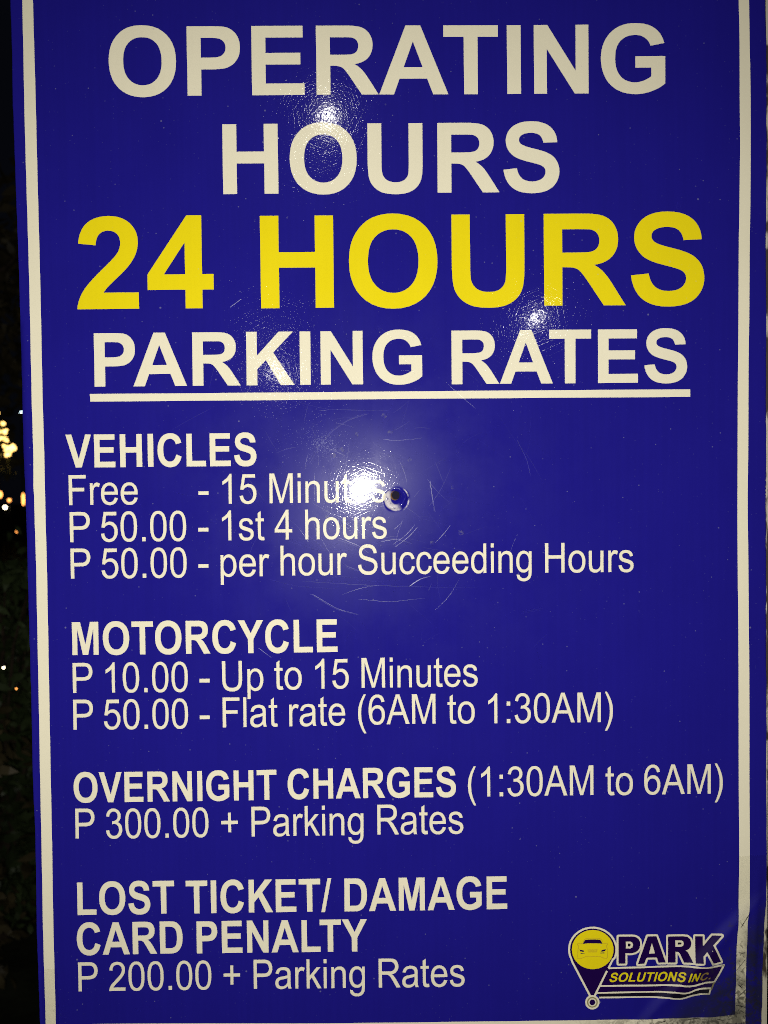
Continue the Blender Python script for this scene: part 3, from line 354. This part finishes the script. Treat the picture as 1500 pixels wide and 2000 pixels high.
# ------------------------------------------------------------------ relief of the sheet (mm)
def seg_d(px_, py_, pts):
    best = (1e9, 0.0)
    tot = sum(math.dist(pts[i], pts[i+1]) for i in range(len(pts)-1)); run = 0
    for i in range(len(pts)-1):
        ax, ay = pts[i]; bx, by = pts[i+1]; dx, dy = bx-ax, by-ay; l2 = dx*dx+dy*dy
        t = max(0, min(1, ((px_-ax)*dx+(py_-ay)*dy)/l2)); d = math.hypot(px_-ax-t*dx, py_-ay-t*dy)
        if d < best[0]:
            side = 1 if dx*(py_-ay)-dy*(px_-ax) > 0 else -1
            best = (d, (run+t*math.sqrt(l2))/tot, side)
        run += math.sqrt(l2)
    return best
SX, SY = SCREW
def relief(x, y):
    z = .55*math.sin(x*.0125+.6)*math.sin(y*.0102+.4) + .30*math.sin(x*.021-y*.017+1.1) + .16*math.sin(y*.043+x*.008)
    # edge waves where the sheet has lifted
    if x > 290: z += .35*math.sin(y*.055)*(x-290)/35
    if x < -260: z += .30*math.sin(y*.047+1)*(-260-x)/28
    r = math.hypot(x-SX, (y-SY))
    rb = math.hypot(x-SX, (y-SY+3.0)*.95)
    if r < 22:
        a = math.atan2(y-SY+3, x-SX); R0 = 7.2 + .7*math.sin(a*2+.7) + .35*math.sin(a*5)
        ring = math.exp(-(abs(rb-R0)/(1.5 if rb > R0 else 2.6))**2)*(1.6+.25*math.sin(a*3+1.0))*(1-.7*max(0, math.sin(a)))
        z += ring - 3.2*math.exp(-(r/4.1)**4) 
    if x > 170 and y < -280:
        d, t, s = seg_d(x, y, CREASE)
        if d < 40: z += 2.2*math.sin(math.pi*min(1, max(0, .12+.8*t)))*math.exp(-(d/6.0)**2)
        d, t, s = seg_d(x, y, CREASE2)
        if d < 20: z += 1.6*math.sin(math.pi*min(1, max(0, .1+.9*t)))*math.exp(-(d/3.2)**2)
        d, t, s = seg_d(x, y, CREASE3)
        if d < 20: z += -.9*math.exp(-(d/5.0)**2)*math.sin(math.pi*min(1, max(0, t)))
        w = max(0, min(1, (x-200)/80))*max(0, min(1, (-330-y)/70))
        z += w*.55*math.sin(x*.13+y*.05)*math.sin(y*.11-x*.04)
    return z
def P3(x, y, layer=0.0):        # sheet point (mm) to the sign's local space, layer in mm above the sheet
    return (x/1000, -(relief(x, y)+layer)/1000, ZC + y/1000)

def cuts(lo, hi, axis):
    """grid of cut positions: fine round the screw and over the creased corner"""
    out = []; v = lo
    c = SX if axis == 0 else SY
    while v < hi:
        out.append(v)
        if abs(v-c) < 14: s = .6
        elif abs(v-c) < 20: s = 1.2
        elif (axis == 0 and v > 175) or (axis == 1 and v < -345): s = 2.6
        else: s = 9.0
        v += s
    out.append(hi); return out

def lay_print(name, bm, mat, parent, layer):
    """bm holds flat polygons in (x, y) mm: cut them on the grid, drape them over the sheet"""
    if not bm.verts: return None
    xs = [v.co.x for v in bm.verts]; ys = [v.co.y for v in bm.verts]
    for axis, lo, hi in ((0, min(xs), max(xs)), (1, min(ys), max(ys))):
        near = True
        if abs(hi-lo) < .01: continue
        for c in GRID[axis]:
            if lo < c < hi:
                co = (c, 0, 0) if axis == 0 else (0, c, 0); no = (1, 0, 0) if axis == 0 else (0, 1, 0)
                bmesh.ops.bisect_plane(bm, geom=bm.verts[:]+bm.edges[:]+bm.faces[:], plane_co=co, plane_no=no, dist=1e-5)
    bmesh.ops.triangulate(bm, faces=bm.faces[:])
    for f in bm.faces:
        f.normal_update()
        if f.normal.z < 0: f.normal_flip()
    verts = []; 
    bm.verts.index_update()
    faces = [[v.index for v in f.verts] for f in bm.faces if f.calc_area() > 1e-7]
    nrm = []
    for v in bm.verts:
        x, y = v.co.x, v.co.y
        verts.append(P3(x, y, layer))
        e = .25; zx = (relief(x+e, y)-relief(x-e, y))/(2*e); zy = (relief(x, y+e)-relief(x, y-e))/(2*e)
        nrm.append(Vector((-zx, -1, -zy)).normalized())
    bm.free()
    me = bpy.data.meshes.new(name); me.from_pydata(verts, [], faces); me.materials.append(mat)
    me.polygons.foreach_set('use_smooth', [True]*len(me.polygons)); me.update()
    me.normals_split_custom_set_from_vertices(nrm)
    o = bpy.data.objects.new(name, me); COL.objects.link(o); o.parent = parent
    return o

def glyph_loops(data):
    loops = []
    for c in data.split('|')[1].split(';'):
        if not c: continue
        pts = []; ctrl = None
        for q in c.split(','):
            star = q.startswith('*'); x, y = map(float, q.strip('*').split())
            if star: ctrl = (x, y)
            else:
                if ctrl:
                    ax, ay = pts[-1]
                    for i in range(1, 6):
                        t = i/5; pts.append(((1-t)**2*ax+2*t*(1-t)*ctrl[0]+t*t*x, (1-t)**2*ay+2*t*(1-t)*ctrl[1]+t*t*y))
                    ctrl = None
                else: pts.append((x, y))
        if ctrl: pass
        if math.dist(pts[0], pts[-1]) < 1: pts.pop()
        loops.append(pts)
    return loops
def inside(pt, poly):
    x, y = pt; r = False; j = len(poly)-1
    for i in range(len(poly)):
        if (poly[i][1] > y) != (poly[j][1] > y) and x < (poly[j][0]-poly[i][0])*(y-poly[i][1])/(poly[j][1]-poly[i][1])+poly[i][0]: r = not r
        j = i
    return r
def add_loops(bm, loops):
    outer = [l for l in loops if not any(l is not k and inside(l[0], k) for k in loops)]
    for o_ in outer:
        group = [o_]+[l for l in loops if l is not o_ and inside(l[0], o_)]
        vs = [bm.verts.new((x, y, 0)) for l in group for x, y in l]
        for tri in tessellate_polygon([[Vector((x, y, 0)) for x, y in l] for l in group]):
            if len(set(tri)) == 3:
                try: bm.faces.new([vs[i] for i in tri])
                except ValueError: pass
KERN = {'AT':-152,'TA':-152,'PA':-152,'LT':-152,'LY':-188,'AV':-152,'VA':-152,'RT':-37,'TO':-37,'AY':-188,'YA':-188,'KO':-37}
def add_text(bm, text, bold, x0, y0, sx, sy, shear=0.0, base=None):
    font = BOLD if bold else REG; u = 0
    for i, ch in enumerate(text):
        if i and bold: u += KERN.get(text[i-1:i+1], 0)
        loops = glyph_loops(font[ch])
        def tr(p_):
            X = x0+(p_[0]+u)*sx+p_[1]*sy*shear
            Y = (base(X) if base else y0)+p_[1]*sy
            return (X, Y)
        add_loops(bm, [[tr(q) for q in l] for l in loops])
        u += int(font[ch].split('|')[0])
    return u*sx
def add_union(bm, polys):
    """one flat mesh covering the union of several polygons"""
    V = []; F = []
    for pl in polys:
        F.append(list(range(len(V), len(V)+len(pl)))); V += [Vector(q) for q in pl]
    r = delaunay_2d_cdt(V, [], F, 1, 1e-4)
    vs = [bm.verts.new((v.x, v.y, 0)) for v in r[0]]
    for f in r[2]:
        try: bm.faces.new([vs[i] for i in f])
        except ValueError: pass
def stroke(pts, w, closed=False):
    """quads and round joints of a line of width w"""
    out = []; n = len(pts)
    for i in range(n if closed else n-1):
        a = Vector(pts[i]); b_ = Vector(pts[(i+1) % n]); d = (b_-a)
        if d.length < 1e-6: continue
        d.normalize(); q = Vector((-d.y, d.x))*w/2
        out.append([tuple(a+q), tuple(a-q), tuple(b_-q), tuple(b_+q)])
    for i in range(n):
        if closed or 0 < i < n-1:
            out.append([(pts[i][0]+w/2*math.cos(k*math.pi/6), pts[i][1]+w/2*math.sin(k*math.pi/6)) for k in range(12)])
    return out

# ------------------------------------------------------------------ the sign
sign = tag(empty('sign', (0, 0, 0)), 'tall blue parking rates sign with white and yellow lettering and a lifted lower right corner', 'sign')
TOP, BOT = 421.0, -478.0
GRID = (cuts(-295, 330, 0), cuts(BOT, TOP, 1))
def interp(line, y):
    pts = sorted(line, key=lambda q: q[1])
    if y <= pts[0][1]: a, b_ = pts[0], pts[1]
    elif y >= pts[-1][1]: a, b_ = pts[-2], pts[-1]
    else:
        for a, b_ in zip(pts, pts[1:]):
            if a[1] <= y <= b_[1]: break
    if y <= pts[0][1]: return pts[0][0]
    if y >= pts[-1][1]: return pts[-1][0]
    t = (y-a[1])/(b_[1]-a[1]); t = t*t*(3-2*t)*.5+t*.5
    return a[0]+(b_[0]-a[0])*t
random.seed(7)
gx = GRID[0]; gy = GRID[1]
verts = []; faces = []; nx = len(gx)
for y in gy:
    xl, xr = interp(LEFT, y), interp(RIGHT, y)
    xl += random.uniform(-.12, .12); xr += random.uniform(-.18, .18)
    for x in gx:
        # keep the grid where it is inside, clamp its rim to the wavy edges
        t = (x-gx[0])/(gx[-1]-gx[0])
        k = abs(2*t-1)**12
        xx = x*(1-k) + (xl if t < .5 else xr)*k
        verts.append(P3(max(xl, min(xr, xx)), y))
ny = len(gy)
for j in range(ny-1):
    for i in range(nx-1):
        a = j*nx+i; faces.append((a, a+1, a+1+nx, a+nx))
nf = len(verts)                         # 2.5 mm thick board behind the sheet: rim and back
rim = [i for i in range(nx)] + [j*nx+nx-1 for j in range(1, ny)] + [(ny-1)*nx+i for i in range(nx-2, -1, -1)] + [j*nx for j in range(ny-2, 0, -1)]
for i in rim: verts.append((verts[i][0], .0045, verts[i][2]))
for k in range(len(rim)):
    k2 = (k+1) % len(rim); faces.append((rim[k2], rim[k], nf+k, nf+k2))
faces.append(tuple(nf+k for k in range(len(rim))))
panel = mesh_obj('panel', verts, faces, BLUE, sign)
for pl in panel.data.polygons: pl.use_smooth = pl.index < (nx-1)*(ny-1)

def at(line, y, n=90):
    return [(interp(line, y0_), y0_) for y0_ in [y+(TOP-12-y)*i/n for i in range(n+1)]]
# cream border, one closed band
bb = sorted(BBT)
lo, li, ri, ro = BLO, BLI, BRI, BRO
ytop_o, ytop_i, ybot_o = 410.0, 401.5, bb[0][1]-8.8
outer = [(interp(lo, y), y) for y in [ybot_o+(ytop_o-ybot_o)*i/110 for i in range(111)]] + [(interp(ro, y), y) for y in [ytop_o+(ybot_o-ytop_o)*i/110 for i in range(111)]]
# break and kink where the border has been nicked on the left
inner_l = [(interp(li, y), y) for y in [bb[0][1]+(ytop_i-bb[0][1])*i/100 for i in range(101)]]
inner_r = [(interp(ri, y), y) for y in [ytop_i+(bb[-1][1]-ytop_i)*i/100 for i in range(101)]]
inner = inner_l + inner_r + bb[1:-1][::-1]
bm = bmesh.new()
vs = [bm.verts.new((x, y, 0)) for l in (outer, inner) for x, y in l]
for tri in tessellate_polygon([[Vector((x, y, 0)) for x, y in outer], [Vector((x, y, 0)) for x, y in inner]]):
    if len(set(tri)) == 3: bm.faces.new([vs[i] for i in tri])
lay_print('border', bm, CREAM, sign, .10)
bm = bmesh.new(); u0, u1 = UNDER
vs = [bm.verts.new((x, y, 0)) for x, y in u0+u1[::-1]]; bm.faces.new(vs)
lay_print('underline', bm, CREAM, sign, .10)

for (ln, text, f, x, y, sx, sy) in TEXT:      # one part per word
    bm = bmesh.new(); add_text(bm, text, f == 'B', x, y, sx/1000, sy/1000)
    o = lay_print('lettering', bm, YELLOW if ln == 2 else CREAM, sign, .10 if ln % 2 else .14)
    if ln == 2: o['label'] = 'large yellow letters reading ' + text

# logo: the banner is the part, its lines and letters are sub-parts
LW = 1.66*1.0
def put(name, polys, mat, parent, layer):
    bm = bmesh.new(); add_union(bm, polys); return lay_print(name, bm, mat, parent, layer)
logo = put('logo', [L_PINFILL, L_BAN, L_BAN2], PURPLE, sign, .10)
logo['label'] = 'pin and car emblem with the operator name'
put('band', [L_BAN3], INK, logo, .16)
polys = stroke(L_PINLINE, LW)+stroke(L_PINLOW, LW)+stroke(L_TOP, 1.5)+stroke(L_MID, 1.5)+stroke(L_L2, 1.35)+stroke(L_L3, 1.35)
for g in (L_P, L_A, L_R, L_K): polys += stroke(g, 3.3, True)
put('outline', polys, CREAM, logo, .22)
put('outline', stroke(L_TAIL, 1.2), OLIVE, logo, .28)
put('lettering', [L_P], PURPLE, logo, .30); put('lettering', [L_A], PURPLE, logo, .34)
put('lettering', [L_R], PURPLE, logo, .30); put('lettering', [L_K], PURPLE, logo, .34)
for q in L_CNT: put('counter', [q], CREAM, logo, .40)
for q in L_DOT: put('counter', [q], INK, logo, .46)
put('disc', [L_DISC], YELLOW, logo, .30)
for r_, mt, ly in zip(L_RING, (CREAM, OLIVE, CREAM, PURPLE), (.34, .40, .46, .52)): put('ring', [r_], mt, logo, ly)
icon = put('car_icon', stroke(L_CARB, .32)+stroke(L_ROOF, .30)+stroke(L_GRILL[0], .5)+stroke(L_GRILL[1], .5), OCHRE, logo, .36)
put('windscreen', [L_WIN], PURPLE, logo, .42)
for q in L_CARL: put('headlight', [q], PURPLE, logo, .42)
def poly_y(pts):
    def f(x):
        if x <= pts[0][0]: return pts[0][1]
        for a, b_ in zip(pts, pts[1:]):
            if x <= b_[0]: t = (x-a[0])/(b_[0]-a[0]); return a[1]+(b_[1]-a[1])*t
        return pts[-1][1]
    return f
bm = bmesh.new(); sy = L_CAPH/1466; sh = .30
w = (L_BASE1[-1][0]-L_BASE1[0][0]-L_CAPH*sh*.8)
add_text(bm, 'SOLUTIONS', True, L_BASE1[0][0]-.2, 0, w/11750, sy, sh, poly_y(L_BASE1))
w2 = (L_BASE2[-1][0]-L_BASE2[0][0])
sx2 = w2/4300
add_text(bm, 'IN', True, L_BASE2[0][0]-.3, 0, sx2, sy*1.02, sh, poly_y(L_BASE2))
lay_print('lettering', bm, YELLOW, logo, .32)
bm = bmesh.new(); add_text(bm, 'C.', True, L_BASE2[0][0]-.3+2048*sx2, 0, sx2, sy*.85, sh, poly_y(L_BASE2))
lay_print('lettering', bm, BROWNY, logo, .32)

# clear tape over the lower corners
for pl in (TAPE1, TAPE2):
    put('tape', [pl], TAPEM, sign, .62)

# hair scratches that catch the flash: one part, thin ribbons with a ridge
random.seed(3)
sv = []; sf = []
def ribbon(pts, w, h, layer=.7):
    pts = [Vector(q) for q in pts]; fine = []
    for a, b_ in zip(pts, pts[1:]):
        k = max(1, int((b_-a).length/3))
        fine += [a+(b_-a)*i/k for i in range(k)]
    fine.append(pts[-1]); 
    for _ in range(3):
        fine = [fine[0]]+[(fine[i-1]+fine[i]*2+fine[i+1])/4 for i in range(1, len(fine)-1)]+[fine[-1]]
    n = len(fine); base = len(sv)
    for i, q in enumerate(fine):
        d = (fine[min(n-1, i+1)]-fine[max(0, i-1)]).normalized(); s = Vector((-d.y, d.x))
        ww = w*(.35+.65*math.sin(math.pi*(i+.5)/n))*random.uniform(.6, 1.2)/2
        for k_, hh in ((-1, 0), (0, h), (1, 0)):
            c = q+s*ww*k_; sv.append(P3(c.x, c.y, layer+hh*ww))
    for i in range(n-1):
        a = base+i*3
        sf.append((a, a+1, a+4, a+3)); sf.append((a+1, a+2, a+5, a+4))
for s_ in SCR:
    ribbon(s_, .34, random.uniform(.05, .3))
    for _ in range(random.choice((0, 1, 2))):
        o_ = Vector((random.uniform(-2, 2), random.uniform(-2, 2)))
        ribbon([Vector(q)+o_+Vector((random.uniform(-.6, .6), random.uniform(-.6, .6))) for q in s_], .22, random.uniform(.05, .4))
for i in range(240):                      # finer ones, bending in every direction round the middle
    cx_ = random.gauss(0, 62)-5; cy_ = random.gauss(-8, 62)
    a = random.uniform(0, math.pi*2); ln_ = random.uniform(5, 40); bend = random.uniform(-.02, .02); pts = []
    x, y = cx_, cy_
    for k in range(8):
        pts.append((x, y)); x += math.cos(a)*ln_/7; y += math.sin(a)*ln_/7; a += bend*ln_/7
    ribbon(pts, random.uniform(.08, .20), random.uniform(.0, .45))
o = mesh_obj('scratch', sv, sf, SCRATCHM, sign); o['kind'] = 'stuff'
# shade of film wrinkles drawn as dark ribbons over the border of the lifted corner
sv2, sf2 = sv, sf; sv = []; sf = []
for c_ in WRINKLES: ribbon(c_, .75, .1, .66)
mesh_obj('wrinkle_line', sv, sf, INK, sign)['kind'] = 'stuff'
# dull smears
m, nt = new_mat('dull_smear'); tcs = N(nt, 'ShaderNodeTexCoord').outputs['Object']
t_ = nt.nodes.new('ShaderNodeBsdfTransparent'); d_ = nt.nodes.new('ShaderNodeBsdfDiffuse'); d_.inputs[0].default_value = (.45, .44, .42, 1)
nn = noise(nt, tcs, 420, 3.0, .6).outputs[0]; mx = nt.nodes.new('ShaderNodeMixShader')
L(nt, ramp(nt, nn, .40, .62, .0, .16), mx.inputs[0]); L(nt, t_.outputs[0], mx.inputs[1]); L(nt, d_.outputs[0], mx.inputs[2])
o_ = nt.nodes.new('ShaderNodeOutputMaterial'); L(nt, mx.outputs[0], o_.inputs[0]); SMEARM = m
polys = []
for i, (x, y) in enumerate(SMUDGE):
    rx, ry = random.uniform(1.3, 2.8), random.uniform(1.3, 2.6)
    polys.append([(x+rx*math.cos(a*math.pi/8)*random.uniform(.7, 1.15), y+ry*math.sin(a*math.pi/8)*random.uniform(.7, 1.15)) for a in range(16)])
for q in polys: put('smear', [q], SMEARM, sign, .8)

# screw under the sheet: pan head with a recess, seen in the hole
bm = bmesh.new()
prof = [(0.0, -1.0), (.4, -2.6), (1.6, -2.5), (3.1, -2.3), (3.3, -.9), (3.9, -.6), (4.4, -.9), (4.8, -2.2)]
rings = []
for r_, z in prof[1:]:
    rings.append([bm.verts.new(((SX+r_*math.cos(a*math.pi/12))/1000, -(z-.05-.22*r_*math.cos(a*math.pi/12))/1000, ZC+(SY+1.12*r_*math.sin(a*math.pi/12))/1000)) for a in range(24)])
bm.faces.new(rings[0][::-1])
for a_, b_ in zip(rings, rings[1:]):
    for k in range(24): bm.faces.new((a_[k], a_[(k+1) % 24], b_[(k+1) % 24], b_[k]))
bmesh.ops.recalc_face_normals(bm, faces=bm.faces[:])
screw = bm_obj('screw', bm, RUST, sign)
bm = bmesh.new(); bmesh.ops.create_cone(bm, cap_ends=True, segments=20, radius1=.0031, radius2=.0033, depth=.0006)
for v in bm.verts: v.co = Vector((v.co.x+SX/1000, .0016-v.co.z, v.co.y*1.25+ZC+SY/1000))
bm_obj('recess', bm, simple_mat('shaded_recess', (.012, .010, .022), .9, 0, .1), screw)  # near-black disc: shade inside the hole put into its colour

# welded frame and posts behind the board
def tube(name, c, d, mat=STEEL):
    bm = bmesh.new(); bm_box(bm, c, d); bmesh.ops.bevel(bm, geom=bm.edges[:], offset=.0015, segments=2, affect='EDGES')
    return bm_obj(name, bm, mat, sign)
zt, zb = ZC+TOP/1000, ZC+BOT/1000
tube('frame_tube', (.3145, .0185, (zt+zb)/2), (.0295, .025, zt-zb-.004), CHIPPED)
tube('frame_tube', (-.262, .0185, (zt+zb)/2), (.025, .025, zt-zb-.004), CHIPPED)
for z in (zt-.016, (zt+zb)/2, zb+.016): tube('frame_tube', (.0252, .0185, z), (.5485, .025, .025))
for x in (-.18, .23): tube('post', (x, .052, (zt-.05)/2), (.04, .04, zt-.05))

# ------------------------------------------------------------------ what lies behind, in the dark
def w_at(u, v, depth):      # a photograph pixel at a given depth along the lens axis, as a place in the scene
    d = Vector(((u-750)/1900, (1000-v)/1900, -1.0))*depth
    return cam.matrix_world @ d
GROUND = simple_mat('dark_soil_and_grass', (.035, .04, .022), .95, 0, .2, .5, 6, .01)
bm = bmesh.new(); n_ = 40
gv = [[bm.verts.new((-40+80*i/n_, -15+90*j/n_, .03*math.sin(i*1.7)*math.cos(j*1.3) if j > 8 else 0)) for i in range(n_+1)] for j in range(n_+1)]
for j in range(n_):
    for i in range(n_): bm.faces.new((gv[j][i], gv[j][i+1], gv[j+1][i+1], gv[j+1][i]))
tag(bm_obj('ground', bm, GROUND, None), kind='structure')

LEAF = simple_mat('dark_green_leaf', (.062, .092, .033), .42, 0, .5, .5, 3)
LEAFB = simple_mat('brown_green_leaf', (.10, .08, .038), .5, 0, .4, .5, 3)
BARK = simple_mat('bark', (.07, .05, .035), .9, 0, .2, .4, 40, .003)
def tube_pts(bm, pts, r0, r1, n=6):
    rings = []
    for i, q in enumerate(pts):
        r = r0+(r1-r0)*i/(len(pts)-1); d = (pts[min(i+1, len(pts)-1)]-pts[max(0, i-1)]).normalized()
        s = d.cross(Vector((.3, 1, .1))).normalized(); t = d.cross(s)
        rings.append([bm.verts.new(q+s*r*math.cos(k*2*math.pi/n)+t*r*math.sin(k*2*math.pi/n)) for k in range(n)])
    for a_, b_ in zip(rings, rings[1:]):
        for k in range(n): bm.faces.new((a_[k], a_[(k+1) % n], b_[(k+1) % n], b_[k]))
def leaf(V, F, c, ln_, wd):
    d = Vector((random.gauss(0, 1), random.gauss(0, 1), random.gauss(-.2, .8))).normalized()
    s = d.cross(Vector((random.gauss(0, 1), random.gauss(0, 1), random.gauss(0, 1)))).normalized(); nn_ = d.cross(s)
    b = len(V)
    for t, w_, z in ((0, 0, 0), (.3, .42, .05), (.3, -.42, .05), (.65, .36, .04), (.65, -.36, .04), (1, 0, -.08)):
        V.append(tuple(c+d*ln_*t+s*wd*w_+nn_*ln_*z))
    F += [(b, b+1, b+2), (b+1, b+3, b+4, b+2), (b+3, b+5, b+4)]
def shrub(name, label, cat, base, h, rad, nst, nleaf, mat, ll, seed, spread=.5, z0=.1):
    random.seed(seed); root = tag(empty(name, base), label, cat)
    bm = bmesh.new(); tips = []
    for k in range(nst):
        a = random.uniform(0, 2*math.pi); lean = random.uniform(.1, 1)*rad
        pts = [Vector((math.cos(a)*lean*t**1.4*.9+random.gauss(0, .012), math.sin(a)*lean*t**1.4*.9+random.gauss(0, .012), h*t*random.uniform(.93, 1.0))) for t in [i/6 for i in range(7)]]
        tube_pts(bm, pts, .011, .003); tips += pts[1:]
    bm_obj('stem', bm, BARK, root)
    V = []; F = []
    for k in range(nleaf):
        q = random.choice(tips); c = q+Vector((random.gauss(0, .5), random.gauss(0, .5), random.gauss(0, .4)))*rad*spread
        if c.z < z0: c.z = z0+random.random()*.2
        l_ = ll*random.uniform(.6, 1.3); leaf(V, F, c, l_, l_*random.uniform(.35, .6))
    o = mesh_obj('foliage', V, F, mat, root); o['kind'] = 'stuff'
    return root
hx = w_at(20, 1500, 3.2)
shrub('shrub', 'dark leafy shrub behind the lower left edge of the sign', 'shrub', (hx.x-.05, hx.y, 0), 1.22, .42, 26, 3600, LEAF, .055, 11)
hx = w_at(-60, 1700, 2.7)
shrub('shrub', 'low brownish shrub at the bottom left corner, in front of the taller one', 'shrub', (hx.x-.1, hx.y, 0), .78, .36, 16, 1700, LEAFB, .06, 12)
# tree whose dim crown fills the upper left
tx = w_at(-60, 700, 4.6); random.seed(21)
tree = tag(empty('tree', (tx.x-.45, tx.y, 0)), 'dim broad-leaved tree standing in the dark left of the sign', 'tree')
bm = bmesh.new(); tips = []
tube_pts(bm, [Vector((.02*math.sin(i), .02*math.cos(i*1.3), i*.32)) for i in range(8)], .09, .06, 10)
for k in range(14):
    a = random.uniform(0, 6.28); z = random.uniform(1.5, 2.3); ln_ = random.uniform(.5, 1.1)
    pts = [Vector((math.cos(a)*ln_*t, math.sin(a)*ln_*t, z+ln_*.75*t**1.2)) for t in [i/5 for i in range(6)]]
    tube_pts(bm, pts, .03, .006, 5); tips += pts[2:]
bm_obj('trunk', bm, BARK, tree)
V = []; F = []
for k in range(5200):
    c = random.choice(tips)+Vector((random.gauss(0, .17), random.gauss(0, .17), random.gauss(0, .16)))
    l_ = random.uniform(.05, .11); leaf(V, F, c, l_, l_*.5)
o = mesh_obj('crown', V, F, LEAFB, tree); o['kind'] = 'stuff'

# lit decorations far behind
def bulb_mesh(name, r, mat):
    bm = bmesh.new(); bmesh.ops.create_icosphere(bm, subdivisions=2, radius=r)
    for v in bm.verts: v.co.z *= 1.25 if v.co.z < 0 else .95
    me = bpy.data.meshes.new(name); bm.to_mesh(me); bm.free(); me.materials.append(mat); return me
WARM = emit_mat('warm_bulb_glow', (1.0, .58, .16), 5); ORANGE = emit_mat('orange_lamp_glow', (1.0, .36, .08), 5.0)
COOL = emit_mat('cool_white_glow', (.72, .95, 1.0), 16); PALE = emit_mat('pale_warm_glow', (1.0, .86, .55), 13)
DARKM = simple_mat('dark_metal', (.03, .03, .03), .6, .5)
DT = 22.0; base = w_at(0, 905, DT)
lt = tag(empty('christmas_tree', (base.x-.05, base.y, 0)), 'cone of warm white fairy lights glowing far off at the left edge', 'christmas tree')
bm = bmesh.new(); tube_pts(bm, [Vector((0, 0, .0)), Vector((0, 0, 1.2)), Vector((0, 0, base.z+.75))], .06, .012, 8); bm_obj('trunk', bm, BARK, lt)
V = []; F = []; random.seed(5)
for k in range(900):
    t = random.random(); r_ = .42*(1-t)+.02; a = random.uniform(0, 6.28)
    leaf(V, F, Vector((r_*random.random()**.5*math.cos(a), r_*random.random()**.5*math.sin(a), base.z-.35+t*1.25)), .10, .03)
o = mesh_obj('foliage', V, F, LEAF, lt); o['kind'] = 'stuff'
bme = bulb_mesh('bulb', .036, WARM)
for (v, rad_, cnt) in ((806, .05, 3), (818, .11, 7), (826, .16, 8), (843, .20, 13), (857, .27, 17), (872, .35, 22), (878, .36, 12), (887, .26, 8)):
    for k in range(cnt):
        a = 2*math.pi*k/cnt+v; q = w_at(0, v, DT)
        b_ = bpy.data.objects.new('bulb', bme); COL.objects.link(b_); b_.parent = lt
        b_.location = (rad_*math.cos(a)+random.gauss(0, .012), rad_*math.sin(a), q.z+random.gauss(0, .015))
def lantern(label, u, v, depth, size, mat, hgt=1.0, cat='lamp', group=None, stake=True):
    q = w_at(u, v, depth); root = tag(empty('garden_lamp', (q.x, q.y, 0)), label, cat, group)
    px_ = depth/1900
    bm = bmesh.new(); bmesh.ops.create_uvsphere(bm, u_segments=12, v_segments=8, radius=size*px_/2)
    for vv in bm.verts: vv.co.z = vv.co.z*hgt+q.z
    bm_obj('glass', bm, mat, root, True)
    if not stake:                  # a fairy light clipped to a twig
        root.name = 'fairy_light'
        bm = bmesh.new(); tube_pts(bm, [Vector((0, 0, q.z+.002)), Vector((0, 0, q.z+.010))], .0022, .0022, 8); bm_obj('socket', bm, DARKM, root)
        bm = bmesh.new(); tube_pts(bm, [Vector((0, 0, q.z+.010)), Vector((.02, .01, q.z+.03)), Vector((.09, .06, q.z+.01)), Vector((.2, .12, q.z+.04))], .0008, .0008, 5); bm_obj('wire', bm, DARKM, root)
        return root
    bm = bmesh.new(); tube_pts(bm, [Vector((0, .01, 0)), Vector((0, .01, q.z*.5)), Vector((0, .01, q.z-size*px_*hgt*.5))], .012, .008, 8); bm_obj('stake', bm, DARKM, root)
    return root
lantern('small cool white lamp touching the sign edge above the fairy lights', 41, 806, 20, 5, COOL)
lantern('orange lamp cut by the left picture edge below the fairy lights', 0, 966, 14, 8, ORANGE, 1.6)
lantern('small orange lamp right of the one at the picture edge', 18, 977, 15, 6, ORANGE)
lantern('tall narrow orange lamp touching the sign edge', 45.5, 975, 12, 5, ORANGE, 5.0)
lantern('pale yellow lamp below the small orange one', 10, 991, 15, 6, PALE)
lantern('faint amber lamp beside the sign edge, below the others', 33, 1038, 13, 4, ORANGE)
lantern('pale lamp glinting through the shrub', 7, 1304, 2.55, 4, PALE, cat='fairy light', stake=False)
lantern('tiny orange lamp low among the leaves of the shrub', 32, 1345, 2.5, 3, ORANGE, cat='fairy light', stake=False)
